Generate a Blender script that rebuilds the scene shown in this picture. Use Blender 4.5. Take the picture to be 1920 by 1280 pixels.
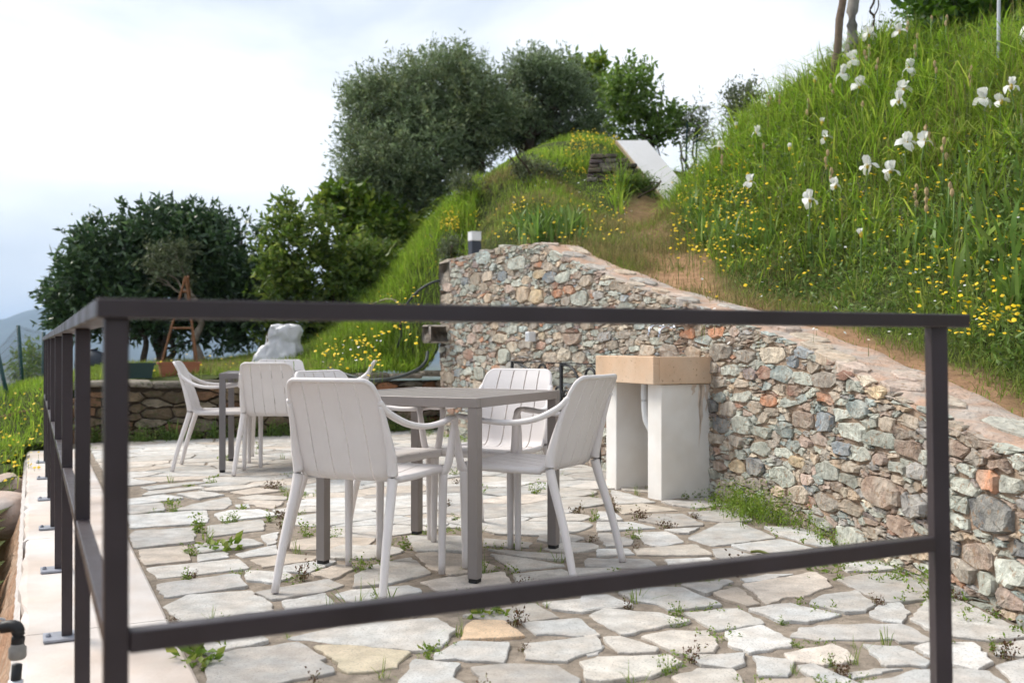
import bpy, math, random
import numpy as np
from mathutils import Vector, Matrix
random.seed(7); RNG = np.random.default_rng(11)
for o in list(bpy.data.objects): bpy.data.objects.remove(o)
SC = bpy.context.scene
COL = SC.collection
R = math.radians
# ------------------------------------------------------------------ camera
CAMH = 0.96; FPX = 1864.0; HOR = 647.0
cd = bpy.data.cameras.new('camera'); cam = bpy.data.objects.new('camera', cd); COL.objects.link(cam)
cam.location = (0, 0, CAMH); cam.rotation_euler = (R(90.0) + math.atan((HOR-640)/FPX), 0, 0)
cd.sensor_width = 36; cd.lens = FPX/1920*36; cd.clip_start = 0.05; cd.clip_end = 20000
cd.dof.use_dof = True; cd.dof.focus_distance = 4.35; cd.dof.aperture_fstop = 3.4
SC.camera = cam
# ------------------------------------------------------------------ sky and sun
SUN_EL, SUN_AZ = 46.0, -62.0           # azimuth from +Y, negative = to the left
W = bpy.data.worlds.new('World'); SC.world = W; W.use_nodes = True
nt = W.node_tree; nt.nodes.clear()
def wn(t, **k):
    n = nt.nodes.new(t)
    for a, v in k.items(): setattr(n, a, v)
    return n
out = wn('ShaderNodeOutputWorld'); bg = wn('ShaderNodeBackground'); bg.inputs[1].default_value = 0.1
sky = wn('ShaderNodeTexSky', sky_type='NISHITA'); sky.sun_disc = False
sky.sun_elevation = R(SUN_EL); sky.sun_rotation = R(SUN_AZ); sky.air_density = 1.0; sky.dust_density = 2.0
tc = wn('ShaderNodeTexCoord'); mp = wn('ShaderNodeMapping'); mp.inputs['Scale'].default_value = (1.0, 1.0, 2.2)
mp.inputs['Location'].default_value = (0.35, 0.2, 0.1)
n1 = wn('ShaderNodeTexNoise'); n1.inputs['Scale'].default_value = 2.9; n1.inputs['Detail'].default_value = 7; n1.inputs['Roughness'].default_value = 0.52; n1.inputs['Distortion'].default_value = 0.3
cr = wn('ShaderNodeValToRGB'); cr.color_ramp.elements[0].position = 0.36; cr.color_ramp.elements[1].position = 0.64
cr.color_ramp.elements[0].color = (4.3, 4.75, 5.4, 1); cr.color_ramp.elements[1].color = (7.7, 7.8, 7.95, 1)
mx = wn('ShaderNodeMix', data_type='RGBA'); mx.inputs['Factor'].default_value = 0.88
nt.links.new(tc.outputs['Generated'], mp.inputs[0]); nt.links.new(mp.outputs[0], n1.inputs['Vector'])
nt.links.new(n1.outputs['Fac'], cr.inputs[0])
nt.links.new(sky.outputs[0], mx.inputs['A']); nt.links.new(cr.outputs[0], mx.inputs['B'])
nt.links.new(mx.outputs['Result'], bg.inputs[0]); nt.links.new(bg.outputs[0], out.inputs[0])
sd = bpy.data.lights.new('sun', 'SUN'); sd.energy = 2.4; sd.angle = R(22); sd.color = (1.0, 0.95, 0.87)
sun = bpy.data.objects.new('sun', sd); COL.objects.link(sun); sun.location = (-8, 4, 12)
tosun = Vector((math.sin(R(SUN_AZ))*math.cos(R(SUN_EL)), math.cos(R(SUN_AZ))*math.cos(R(SUN_EL)), math.sin(R(SUN_EL))))
sun.rotation_euler = tosun.to_track_quat('Z', 'Y').to_euler()
VS = SC.view_settings; VS.view_transform = 'Standard'; VS.look = 'None'; VS.exposure = 0.84; VS.gamma = 1.0; VS.use_curve_mapping = False
SC.cycles.use_denoising = True; SC.cycles.use_adaptive_sampling = True; SC.cycles.adaptive_threshold = 0.03
SC.cycles.max_bounces = 5; SC.cycles.diffuse_bounces = 3; SC.cycles.glossy_bounces = 2; SC.cycles.transmission_bounces = 3; SC.cycles.transparent_max_bounces = 6
SC.cycles.caustics_reflective = False; SC.cycles.caustics_refractive = False

# ------------------------------------------------------------------ geometry helpers
def PX(px, py, Y): return np.array([(px-960)/FPX*Y, Y, CAMH-(py-HOR)/FPX*Y])      # a sight line's point at distance Y
def GP(px, py, z=0.0):
    Y = (CAMH-z)*FPX/(py-HOR); return np.array([(px-960)/FPX*Y, Y, z])
A = np.array([-0.435, 0.90]); A /= np.linalg.norm(A); B = np.array([A[1], -A[0]])   # terrace axes: away, across
def W2(p, q): return np.array([q*B[0]+p*A[0], q*B[1]+p*A[1]])
def PQ(X, Y): return X*A[0]+Y*A[1], X*B[0]+Y*B[1]
_qp = np.array([-1.0, 0.5, 1.15, 2.1, 2.86, 4.05, 5.27, 7.0, 9.9, 30]); _qq = np.array([2.0, 2.47, 2.67, 3.01, 3.27, 3.66, 3.93, 4.0, 4.04, 4.04])
def qwall(p): return np.interp(p, _qp, _qq)
_tp = np.array([-1.0, 1.0, 2.49, 2.82, 4.26, 6.05, 7.0, 7.7, 8.6, 10.0]); _tz = np.array([0.22, 0.4, 0.62, 0.69, 1.0, 1.37, 1.62, 1.85, 1.90, 1.88])
def walltop(p): return np.interp(p, _tp, _tz)

def newmesh(name, verts, faces, mats, smooth=False, cols=None):
    me = bpy.data.meshes.new(name)
    verts = np.asarray(verts, dtype=np.float32).reshape(-1, 3)
    if isinstance(faces, np.ndarray):
        k = faces.shape[1]; n = faces.shape[0]
        me.vertices.add(len(verts)); me.vertices.foreach_set('co', verts.ravel())
        me.loops.add(n*k); me.loops.foreach_set('vertex_index', faces.astype(np.int32).ravel())
        me.polygons.add(n); me.polygons.foreach_set('loop_start', np.arange(0, n*k, k, dtype=np.int32))
        me.update(calc_edges=True)
    elif len(faces) and isinstance(faces[0], np.ndarray):          # several arrays of quads / tris
        tot = sum(f.size for f in faces)
        me.vertices.add(len(verts)); me.vertices.foreach_set('co', verts.ravel())
        me.loops.add(tot); me.loops.foreach_set('vertex_index', np.concatenate([f.ravel() for f in faces]).astype(np.int32))
        starts = []; s = 0
        for f in faces:
            starts.append(s+np.arange(f.shape[0])*f.shape[1]); s += f.size
        starts = np.concatenate(starts).astype(np.int32)
        me.polygons.add(len(starts)); me.polygons.foreach_set('loop_start', starts)
        me.update(calc_edges=True)
    else:
        me.from_pydata([tuple(map(float, v)) for v in verts], [], faces)
    for m in (mats if isinstance(mats, (list, tuple)) else [mats]): me.materials.append(m)
    if smooth: me.polygons.foreach_set('use_smooth', np.ones(len(me.polygons), dtype=bool))
    if cols is not None:
        at = me.color_attributes.new('tint', 'FLOAT_COLOR', 'POINT')
        c = np.ones((len(verts), 4), dtype=np.float32); c[:, :3] = cols
        at.data.foreach_set('color', c.ravel())
    me.validate(); me.update()
    return me
def link(name, data, parent=None, loc=(0, 0, 0), rz=0.0):
    o = bpy.data.objects.new(name, data); COL.objects.link(o); o.location = loc; o.rotation_euler = (0, 0, rz)
    if parent is not None: o.parent = parent
    return o
def tag(o, label=None, cat=None, group=None, kind=None):
    if label: o['label'] = label
    if cat: o['category'] = cat
    if group: o['group'] = group
    if kind: o['kind'] = kind
    return o
def thing(name, label, cat, loc=(0, 0, 0), rz=0.0, group=None):
    return tag(link(name, None, None, tuple(map(float, loc)), rz), label, cat, group)
def copy_tree(o, parent=None):
    c = o.copy(); COL.objects.link(c); c.parent = parent
    for ch in list(o.children): copy_tree(ch, c)
    return c
class MB:
    """collects simple shapes into one mesh"""
    def __init__(s): s.v = []; s.f = []
    def add(s, v, f):
        n = len(s.v); s.v += [tuple(map(float, x)) for x in v]; s.f += [tuple(i+n for i in q) for q in f]; return s
    def box(s, c, size, ax=None, bev=0.0):
        c = np.array(c, float); h = np.array(size, float)/2
        ax = np.eye(3) if ax is None else np.array(ax, float)
        if bev <= 0:
            v = [c+ax.T@(h*np.array((i, j, k))) for i in (-1, 1) for j in (-1, 1) for k in (-1, 1)]
            return s.add(v, [(0, 1, 3, 2), (4, 6, 7, 5), (0, 4, 5, 1), (2, 3, 7, 6), (0, 2, 6, 4), (1, 5, 7, 3)])
        v = []; f = []; idx = {}
        for i in (-1, 1):
            for j in (-1, 1):
                for k in (-1, 1):
                    for a in range(3):
                        e = h-bev; e[a] = h[a]; idx[(i, j, k, a)] = len(v); v.append(c+ax.T@(e*np.array((i, j, k))))
        for a in range(3):
            b, d = (a+1) % 3, (a+2) % 3
            for sg in (-1, 1):
                def key(x, y): t = [0, 0, 0]; t[a] = sg; t[b] = x; t[d] = y; return tuple(t)
                q = [idx[key(x, y)+(a,)] for x, y in ((-1, -1), (1, -1), (1, 1), (-1, 1))]
                f.append(tuple(q if sg > 0 else q[::-1]))
            for sb in (-1, 1):
                for sdd in (-1, 1):
                    def k2(x): t = [0, 0, 0]; t[a] = x; t[b] = sb; t[d] = sdd; return tuple(t)
                    q = [idx[k2(-1)+(b,)], idx[k2(1)+(b,)], idx[k2(1)+(d,)], idx[k2(-1)+(d,)]]
                    f.append(tuple(q if sb*sdd > 0 else q[::-1]))
        for i in (-1, 1):
            for j in (-1, 1):
                for k in (-1, 1):
                    q = [idx[(i, j, k, a)] for a in range(3)]; f.append(tuple(q if i*j*k > 0 else q[::-1]))
        return s.add(v, f)
    def tube(s, pts, rad, n=8, flat=None, up=(0, 0, 1), caps=True):
        pts = [np.array(p, float) for p in pts]; m = len(pts)
        rad = [rad]*m if np.isscalar(rad) else list(rad)
        v = []; f = []; ref = np.array(up, float)
        for i, p in enumerate(pts):
            t = pts[min(i+1, m-1)]-pts[max(i-1, 0)]; t /= (np.linalg.norm(t)+1e-9)
            x = np.cross(t, ref)
            if np.linalg.norm(x) < 0.05: x = np.cross(t, np.array((0.3, 1, 0.1)))
            x /= np.linalg.norm(x); y = np.cross(x, t)
            fl = 1.0 if flat is None else (flat if np.isscalar(flat) else flat[i])
            for k in range(n):
                a = 2*math.pi*k/n; v.append(p+rad[i]*(x*math.cos(a)+y*math.sin(a)*fl))
        for i in range(m-1):
            for k in range(n): f.append((i*n+k, i*n+(k+1) % n, (i+1)*n+(k+1) % n, (i+1)*n+k))
        if caps: f.append(tuple(range(n-1, -1, -1))); f.append(tuple((m-1)*n+k for k in range(n)))
        return s.add(v, f)
    def lathe(s, prof, n=16, c=(0, 0, 0)):
        c = np.array(c, float); v = []; f = []; m = len(prof)
        for r, z in prof:
            for k in range(n): a = 2*math.pi*k/n; v.append(c+np.array((r*math.cos(a), r*math.sin(a), z)))
        for i in range(m-1):
            for k in range(n): f.append((i*n+k, i*n+(k+1) % n, (i+1)*n+(k+1) % n, (i+1)*n+k))
        f.append(tuple(range(n-1, -1, -1))); f.append(tuple((m-1)*n+k for k in range(n)))
        return s.add(v, f)
    def build(s, name, mat, parent=None, smooth=False, loc=(0, 0, 0), rel=True):
        v = np.array(s.v)
        if parent is not None and rel: v = v-np.array(parent.location)
        return link(name, newmesh(name, v, s.f, mat, smooth), parent, loc)
    def mesh(s, name, mat, smooth=False): return newmesh(name, np.array(s.v), s.f, mat, smooth)
def spline(pts, k=6):
    pts = [np.array(p, float) for p in pts]; out = []
    P = [2*pts[0]-pts[1]]+pts+[2*pts[-1]-pts[-2]]
    for i in range(1, len(P)-2):
        for j in range(k):
            t = j/k; a, b, c, d = P[i-1:i+3]
            out.append(0.5*((2*b)+(-a+c)*t+(2*a-5*b+4*c-d)*t*t+(-a+3*b-3*c+d)*t**3))
    out.append(pts[-1]); return out
_ph = RNG.uniform(0, 6.28, (3, 8, 3)); _fr = RNG.normal(0, 1, (3, 8, 3))
def wob(X, s=1.0, ch=0):
    """cheap smooth noise, about -1..1, for arrays of points"""
    X = np.asarray(X, float)*s; r = 0
    for k in range(8):
        r = r+np.sin(X@_fr[ch, k]*1.3+_ph[ch, k, 0])*(1.0 if k < 4 else 0.6)
    return r/3.2

# ------------------------------------------------------------------ materials
def mat(name, col=(0.5, 0.5, 0.5), rough=0.7, var=0.2, scale=6.0, col2=None, bump=0.0, bscale=40.0, spec=0.4, metal=0.0,
        tint=False, col2f=1.0, island=0.0, transl=0.0, speck=None, detail=5.0, obj=True, island_hue=None, rvar=0.0, bdist=0.01):
    m = bpy.data.materials.new(name); m.use_nodes = True; t = m.node_tree; N = t.nodes; L = t.links
    bs = N['Principled BSDF']; bs.inputs['Roughness'].default_value = rough; bs.inputs['Metallic'].default_value = metal
    bs.inputs['Specular IOR Level'].default_value = spec
    tcn = N.new('ShaderNodeTexCoord'); co = tcn.outputs['Object']
    def mixc(a, b, fac, mode='MIX'):
        x = N.new('ShaderNodeMix'); x.data_type = 'RGBA'; x.blend_type = mode
        for s, val in (('A', a), ('B', b), ('Factor', fac)):
            if isinstance(val, bpy.types.NodeSocket): L.new(val, x.inputs[s])
            elif s == 'Factor': x.inputs[s].default_value = val
            else: x.inputs[s].default_value = tuple(val)+(1,)
        return x.outputs['Result']
    def noise(sc, det=detail, ro=0.55):
        x = N.new('ShaderNodeTexNoise'); x.inputs['Scale'].default_value = sc; x.inputs['Detail'].default_value = det; x.inputs['Roughness'].default_value = ro
        L.new(co, x.inputs['Vector']); return x.outputs['Fac']
    def rng(s, a, b, c, d):
        x = N.new('ShaderNodeMapRange'); L.new(s, x.inputs[0])
        for i, v in enumerate((a, b, c, d)): x.inputs[i+1].default_value = v
        return x.outputs[0]
    if tint:
        at = N.new('ShaderNodeAttribute'); at.attribute_name = 'tint'; base = at.outputs['Color']
    else:
        rgb = N.new('ShaderNodeRGB'); rgb.outputs[0].default_value = tuple(col)+(1,); base = rgb.outputs[0]
    if col2 is not None: base = mixc(base, col2, rng(noise(scale*0.6), 0.4, 0.62, 0, col2f))
    if island:
        g = N.new('ShaderNodeNewGeometry'); f = rng(g.outputs['Random Per Island'], 0, 1, 1-island, 1+island)
        v = N.new('ShaderNodeCombineColor'); [L.new(f, v.inputs[i]) for i in range(3)]
        if island_hue is not None:
            w = N.new('ShaderNodeMath'); w.operation = 'FRACT'; w2 = N.new('ShaderNodeMath'); w2.operation = 'MULTIPLY'; w2.inputs[1].default_value = 37.7
            L.new(g.outputs['Random Per Island'], w2.inputs[0]); L.new(w2.outputs[0], w.inputs[0])
            base = mixc(base, island_hue, rng(w.outputs[0], 0.55, 1.0, 0, 1))
        base = mixc(base, v.outputs[0], 1.0, 'MULTIPLY')
    if var:
        f = rng(noise(scale), 0.25, 0.75, 1-var, 1+var)
        v = N.new('ShaderNodeCombineColor'); [L.new(f, v.inputs[i]) for i in range(3)]
        base = mixc(base, v.outputs[0], 1.0, 'MULTIPLY')
    if speck:
        sc_, lo, amt, scol = speck
        base = mixc(base, scol, rng(noise(sc_, 2.0), lo, lo+0.05, 0, amt))
    L.new(base, bs.inputs['Base Color'])
    if rvar: L.new(rng(noise(scale*1.7), 0.3, 0.7, rough-rvar, rough+rvar), bs.inputs['Roughness'])
    if bump:
        bn = N.new('ShaderNodeBump'); bn.inputs['Strength'].default_value = bump; bn.inputs['Distance'].default_value = bdist
        L.new(noise(bscale, 6, 0.62), bn.inputs['Height']); L.new(bn.outputs[0], bs.inputs['Normal'])
    if transl:
        tr = N.new('ShaderNodeBsdfTranslucent'); L.new(base, tr.inputs['Color']); ms = N.new('ShaderNodeMixShader'); ms.inputs[0].default_value = transl
        L.new(bs.outputs[0], ms.inputs[1]); L.new(tr.outputs[0], ms.inputs[2]); L.new(ms.outputs[0], N['Material Output'].inputs['Surface'])
    return m
MT = {}
MT['rail'] = mat('rail_paint', (0.036, 0.026, 0.029), 0.44, 0.25, 5, spec=0.4, bump=0.06, bscale=90, rvar=0.13)
MT['steel'] = mat('base_plate_steel', (0.30, 0.31, 0.35), 0.45, 0.25, 30, metal=0.3)
MT['chair'] = mat('chair_resin', (0.70, 0.655, 0.64), 0.5, 0.05, 7, spec=0.35, bump=0.02, bscale=400)
MT['table'] = mat('table_taupe', (0.235, 0.205, 0.190), 0.42, 0.05, 8, spec=0.4)
MT['table_dark'] = mat('table_grey', (0.165, 0.150, 0.150), 0.45, 0.05, 8, spec=0.4)
MT['black'] = mat('black_plastic', (0.012, 0.012, 0.013), 0.5, 0.1)
MT['flag'] = mat('flagstone', tint=True, rough=0.82, var=0.26, scale=12, detail=9, col2=(0.44, 0.35, 0.27), col2f=0.34, speck=(130, 0.575, 0.55, (0.25, 0.24, 0.22)), bump=1.0, bscale=38, spec=0.2, bdist=0.006)
MT['sand'] = mat('joint_sand', (0.34, 0.285, 0.23), 0.95, 0.3, 22, col2=(0.27, 0.225, 0.18), bump=0.9, bscale=160, spec=0.1, speck=(120, 0.6, 0.7, (0.17, 0.14, 0.115)))
MT['coping'] = mat('cast_coping', (0.55, 0.465, 0.405), 0.85, 0.16, 3, col2=(0.60, 0.56, 0.53), bump=0.25, bscale=60, spec=0.2, speck=(90, 0.66, 0.4, (0.42, 0.36, 0.31)))
MT['render'] = mat('earthy_render', (0.44, 0.26, 0.165), 0.95, 0.25, 9, col2=(0.50, 0.36, 0.26), bump=1.0, bscale=26, spec=0.1, bdist=0.03)
MT['mortar'] = mat('wall_mortar', (0.40, 0.285, 0.205), 0.95, 0.3, 14, col2=(0.34, 0.265, 0.20), bump=1.0, bscale=45, spec=0.1, bdist=0.02)
MT['cap'] = mat('cap_mortar', (0.50, 0.335, 0.245), 0.95, 0.22, 9, col2=(0.46, 0.40, 0.35), bump=1.0, bscale=40, spec=0.1, bdist=0.02)
MT['stone'] = mat('rubble_stone', tint=True, rough=0.88, var=0.42, scale=17, col2=(0.50, 0.47, 0.40), col2f=0.42, speck=(38, 0.60, 0.65, (0.33, 0.22, 0.14)), bump=1.0, bscale=34, spec=0.2, bdist=0.02)
MT['drystone'] = mat('dry_stone', tint=True, rough=0.92, var=0.4, scale=9, speck=(30, 0.58, 0.6, (0.06, 0.07, 0.03)), bump=1.0, bscale=22, spec=0.15, bdist=0.025)
MT['darkgap'] = mat('gap_earth', (0.055, 0.042, 0.030), 1.0, 0.3, 10, bump=0.6, bscale=30, spec=0.05)
MT['white'] = mat('white_plaster', (0.80, 0.78, 0.75), 0.8, 0.06, 6, col2=(0.70, 0.63, 0.55), col2f=0.35, bump=0.12, bscale=50, spec=0.2)
MT['basin'] = mat('basin_terrazzo', (0.62, 0.425, 0.28), 0.7, 0.12, 5, col2=(0.66, 0.50, 0.365), bump=0.15, bscale=60, speck=(55, 0.66, 0.75, (0.30, 0.18, 0.12)), spec=0.3)
MT['pvc'] = mat('white_pvc', (0.74, 0.75, 0.76), 0.4, 0.04)
MT['chrome'] = mat('chrome_tap', (0.72, 0.73, 0.76), 0.16, 0.0, metal=1.0)
MT['iron'] = mat('wrought_iron', (0.022, 0.023, 0.027), 0.5, 0.2, 20)
MT['stain'] = mat('rust_stain', (0.66, 0.55, 0.46), 0.85, 0.2, 15)
MT['slab'] = mat('pale_slab', (0.72, 0.70, 0.69), 0.6, 0.06, 2, bump=0.1)
MT['slab_edge'] = mat('slab_edge', (0.50, 0.38, 0.27), 0.8, 0.2, 8)
MT['charcoal'] = mat('charcoal_metal', (0.048, 0.056, 0.075), 0.5, 0.08)
MT['diffuser'] = mat('white_diffuser', (0.82, 0.82, 0.84), 0.35, 0.02)
MT['rubber'] = mat('hose_rubber', (0.035, 0.043, 0.040), 0.55, 0.15)
MT['hosepale'] = mat('pale_hose', (0.34, 0.27, 0.19), 0.6, 0.15)
MT['planter_green'] = mat('green_planter', (0.018, 0.045, 0.040), 0.5, 0.1)
MT['terracotta'] = mat('terracotta', (0.33, 0.125, 0.065), 0.8, 0.15, 7, bump=0.1)
MT['soil'] = mat('potting_soil', (0.05, 0.035, 0.025), 1, 0.3, 30, bump=0.8, bscale=60)
MT['wood'] = mat('grey_wood', (0.16, 0.115, 0.085), 0.9, 0.3, 20, bump=0.5, bscale=50)
MT['greypole'] = mat('weathered_pole', (0.25, 0.235, 0.215), 0.9, 0.25, 20, bump=0.4, bscale=50)
MT['orange'] = mat('orange_wood', (0.18, 0.075, 0.028), 0.7, 0.25, 14, bump=0.2)
MT['fence'] = mat('green_fence_paint', (0.010, 0.055, 0.055), 0.5, 0.1)
MT['wire'] = mat('wire', (0.16, 0.18, 0.19), 0.5, 0.0, metal=0.5)
MT['galv'] = mat('galvanised', (0.52, 0.54, 0.58), 0.5, 0.1, metal=0.3)
MT['boulder'] = mat('pink_boulder', (0.56, 0.42, 0.34), 0.9, 0.2, 4, bump=0.5, bscale=14, col2=(0.50, 0.44, 0.40), bdist=0.03)
MT['bark'] = mat('bark', (0.085, 0.065, 0.050), 0.95, 0.3, 18, bump=0.8, bscale=40, spec=0.1, bdist=0.03)
MT['bark_pale'] = mat('pale_bark', (0.21, 0.175, 0.14), 0.95, 0.3, 18, bump=0.6, bscale=40, spec=0.1)
def leafmat(n, c, hue, tl=0.35, isl=0.35, rough=0.5, spec=0.35): return mat(n, c, rough, 0.22, 1.6, detail=3.0, island=isl, island_hue=hue, transl=tl, spec=spec)
MT['olive'] = leafmat('olive_leaf', (0.160, 0.220, 0.102), (0.28, 0.335, 0.20), 0.40)
MT['olive_b'] = leafmat('olive_leaf_pale', (0.20, 0.24, 0.10), (0.32, 0.35, 0.20), 0.4)  # paler, yellower olive leaves mixed evenly through the whole crown
MT['laurel'] = leafmat('laurel_leaf', (0.045, 0.090, 0.034), (0.12, 0.185, 0.075), 0.30, 0.4, 0.33, 0.5)
MT['citrus'] = leafmat('citrus_leaf', (0.110, 0.180, 0.030), (0.27, 0.32, 0.065), 0.44, 0.35, 0.42)
MT['fig'] = leafmat('yellow_green_leaf', (0.12, 0.205, 0.022), (0.24, 0.29, 0.04), 0.45)
MT['plum'] = leafmat('fresh_green_leaf', (0.140, 0.235, 0.045), (0.24, 0.33, 0.075), 0.48)
MT['rosemary'] = leafmat('grey_green_leaf', (0.115, 0.145, 0.065), (0.19, 0.205, 0.12), 0.3)
MT['vine'] = leafmat('vine_leaf', (0.125, 0.245, 0.022), (0.055, 0.12, 0.03), 0.45)
MT['grass'] = leafmat('grass_blade', (0.185, 0.262, 0.042), (0.35, 0.37, 0.10), 0.5, 0.35, 0.55, 0.25)
MT['grass_lush'] = leafmat('lush_grass', (0.215, 0.350, 0.032), (0.40, 0.47, 0.075), 0.55, 0.3, 0.5, 0.25)
MT['grass_dry'] = leafmat('dry_grass', (0.30, 0.235, 0.105), (0.17, 0.20, 0.06), 0.35, 0.35, 0.8, 0.1)
MT['forb'] = leafmat('forb_leaf', (0.120, 0.200, 0.038), (0.22, 0.28, 0.065), 0.35, 0.4)
MT['iris_leaf'] = leafmat('iris_leaf', (0.135, 0.235, 0.045), (0.25, 0.34, 0.085), 0.4, 0.3, 0.45)
MT['weed'] = leafmat('weed_leaf', (0.17, 0.275, 0.032), (0.27, 0.31, 0.06), 0.4, 0.35)
MT['weed_red'] = leafmat('reddish_weed', (0.125, 0.062, 0.032), (0.14, 0.16, 0.04), 0.3, 0.4)
MT['yellow'] = mat('yellow_petal', (0.86, 0.58, 0.008), 0.6, 0.0, island=0.2, transl=0.25)
MT['whitepetal'] = mat('white_petal', (0.84, 0.84, 0.80), 0.55, 0.05, 30, transl=0.35)
MT['throat'] = mat('iris_throat', (0.62, 0.45, 0.05), 0.6, 0.1)
MT['withered'] = mat('withered_petal', (0.55, 0.41, 0.23), 0.9, 0.25, 25, transl=0.3)
MT['stem'] = mat('green_stem', (0.13, 0.22, 0.05), 0.6, 0.1, transl=0.1)
MT['plastic'] = mat('plastic_sheet', (0.74, 0.74, 0.77), 0.22, 0.14, 9, transl=0.35, spec=0.7, bump=0.6, bscale=14, bdist=0.03)
MT['mountain'] = mat('mountain_scrub', (0.05, 0.065, 0.05), 1.0, 0.35, 0.012, spec=0.0)
MT['valley'] = mat('valley_fields', (0.075, 0.095, 0.05), 1.0, 0.4, 0.02, col2=(0.13, 0.12, 0.08), spec=0.0)
# ------------------------------------------------------------------ terrain
ctl = []
def cp(px, py, Y, dz=0.0): p = PX(px, py, Y); ctl.append((p[0], p[1], p[2]+dz))
def cq(p, d, z): w = W2(p, qwall(p)+d); ctl.append((w[0], w[1], z))
for p_ in (-0.5, 0.8, 2.0, 3.2, 4.4, 5.6, 6.8, 7.7, 8.8, 9.7):
    cq(p_, 0.30, walltop(p_)-0.05)
    if p_ < 7: cq(p_, 0.95, walltop(p_)+0.0)
for p_, h_ in ((-0.5, 2.0), (1.0, 2.05), (2.5, 2.1), (4.0, 2.2), (5.4, 2.25), (6.6, 2.2)):
    cq(p_, 1.9, walltop(p_)+0.70); cq(p_, 2.9, walltop(p_)+1.62); cq(p_, 3.9, walltop(p_)+h_)
for X_, Y_, z_ in ((4.6, 7.7, 3.35), (5.5, 7.5, 3.5), (6.5, 8.5, 3.6), (5.5, 10.5, 3.75), (7.5, 5.5, 3.2), (8.5, 3, 2.9),
                   (3.43, 9.4, 3.62), (2.9, 10, 3.3), (2.48, 10.5, 3.05), (2.24, 11, 2.80), (2.04, 11.5, 2.5), (3.6, 11, 3.6), (3.0, 12.3, 3.2), (5, 14, 3.6), (8, 13, 3.9), (3.2, 15, 3.4),
                   (1.75, 9.3, 1.95), (1.35, 9.3, 1.84), (1.42, 11, 2.26), (1.65, 12.3, 2.62), (2.0, 13.0, 2.8), (2.3, 14, 3.0),
                   (0, 20, 3.4), (4, 20, 3.6), (9, 20, 4.0), (-3, 18, 1.2), (-5, 17, 0.1), (-5.5, 20, -1.5), (-2.5, 22, 1.0), (-9, 22, -4), (9, 24, 4), (0, 24, 3.2),
                   (-3.2, 11.5, 0.66), (-4.4, 11.2, 0.58), (-2.6, 12.4, 0.86), (-4.5, 13.5, 0.68), (-3, 14.5, 0.95), (-5.8, 13, 0.45), (-6.2, 15, 0.0), (-8.5, 14, -2.0), (-9, 18, -3.5),
                   (-4.8, 9.6, 0.32), (-5.6, 11, 0.42), (-4.35, 8.6, 0.12), (-5.6, 8.6, 0.2), (-3.85, 7.0, -0.22), (-5, 6.5, -0.3), (-7, 9, -0.6), (-9, 10, -2),
                   (-2.6, 4.5, -0.45), (-3.5, 4, -0.6), (-1.7, 2.6, -0.5), (-3, 2, -0.7), (-1.1, 1, -0.55), (-6, 4, -1.2), (-9, 3, -2.5), (-9, 6, -2.4), (-3, -1, -0.8), (-9, -1, -3)):
    ctl.append((X_, Y_, z_))
for a in ((1050, 400, 11), (1000, 330, 12.5), (1110, 284, 13.7), (900, 392, 11.5), (860, 425, 11.5), (930, 310, 14), (1150, 270, 14.2), (1100, 346, 12.75), (1150, 346, 12.75), (1190, 348, 12.75), (1060, 350, 12.6), (800, 460, 12.5), (740, 522, 13), (650, 603, 13),
          (580, 642, 13), (800, 688, 11.35), (700, 680, 11.5), (760, 600, 12), (820, 505, 12.0), (1000, 440, 9.6), (1100, 445, 10), (880, 455, 10.9)):
    cp(*a, dz=-0.05)
for p_, q_, z_ in ((10.2, 0.0, 0.16), (10.7, 0.25, 0.45), (9.75, -0.3, 0.05), (9.9, 0.2, 0.05), (8.6, -0.35, -0.08), (7.6, -0.3, -0.18), (11.2, 0.3, 0.55), (10.78, 2.0, 0.64), (10.78, 3.0, 0.66), (10.78, 3.6, 0.68), (10.78, 4.0, 0.70), (10.80, 4.28, 0.78), (11.2, 4.2, 1.15), (11.2, 3.7, 0.95), (10.5, 4.6, 1.55), (11.0, 4.7, 1.75)):
    w_ = W2(p_, q_); ctl.append((w_[0], w_[1], z_))
ctl = np.array(ctl)
def _phi(r2): return np.where(r2 > 1e-12, 0.5*r2*np.log(np.maximum(r2, 1e-12)), 0.0)
_n = len(ctl); _K = _phi(((ctl[:, None, :2]-ctl[None, :, :2])**2).sum(2))+np.eye(_n)*0.03
_Pm = np.c_[np.ones(_n), ctl[:, :2]]
_sol = np.linalg.solve(np.block([[_K, _Pm], [_Pm.T, np.zeros((3, 3))]]), np.r_[ctl[:, 2], np.zeros(3)])
def hgt(X, Y):
    X = np.atleast_1d(np.asarray(X, float)); Y = np.atleast_1d(np.asarray(Y, float)); res = np.empty(len(X))
    for i in range(0, len(X), 20000):
        x = X[i:i+20000]; y = Y[i:i+20000]
        r2 = (x[:, None]-ctl[None, :, 0])**2+(y[:, None]-ctl[None, :, 1])**2
        res[i:i+20000] = _phi(r2)@_sol[:_n]+_sol[_n]+_sol[_n+1]*x+_sol[_n+2]*y
    return res
def ray_ground(px, py, off=0.0, y0=4.0, y1=24.0):
    Ys = np.linspace(y0, y1, 900); X = (px-960)/FPX*Ys; Z = CAMH-(py-HOR)/FPX*Ys
    h = hgt(X, Ys)+off; k = np.nonzero(Z < h)[0]
    k = k[0] if len(k) else len(Ys)-1
    return np.array([X[k], Ys[k], h[k]-off])
PATH = np.array([W2(p_, qwall(p_)+0.57) for p_ in np.arange(-1, 6.6, 0.4)]+[(1.38, 8.4), (1.36, 9.3), (1.42, 11), (1.65, 12.3), (2.0, 13.0)])
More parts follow.
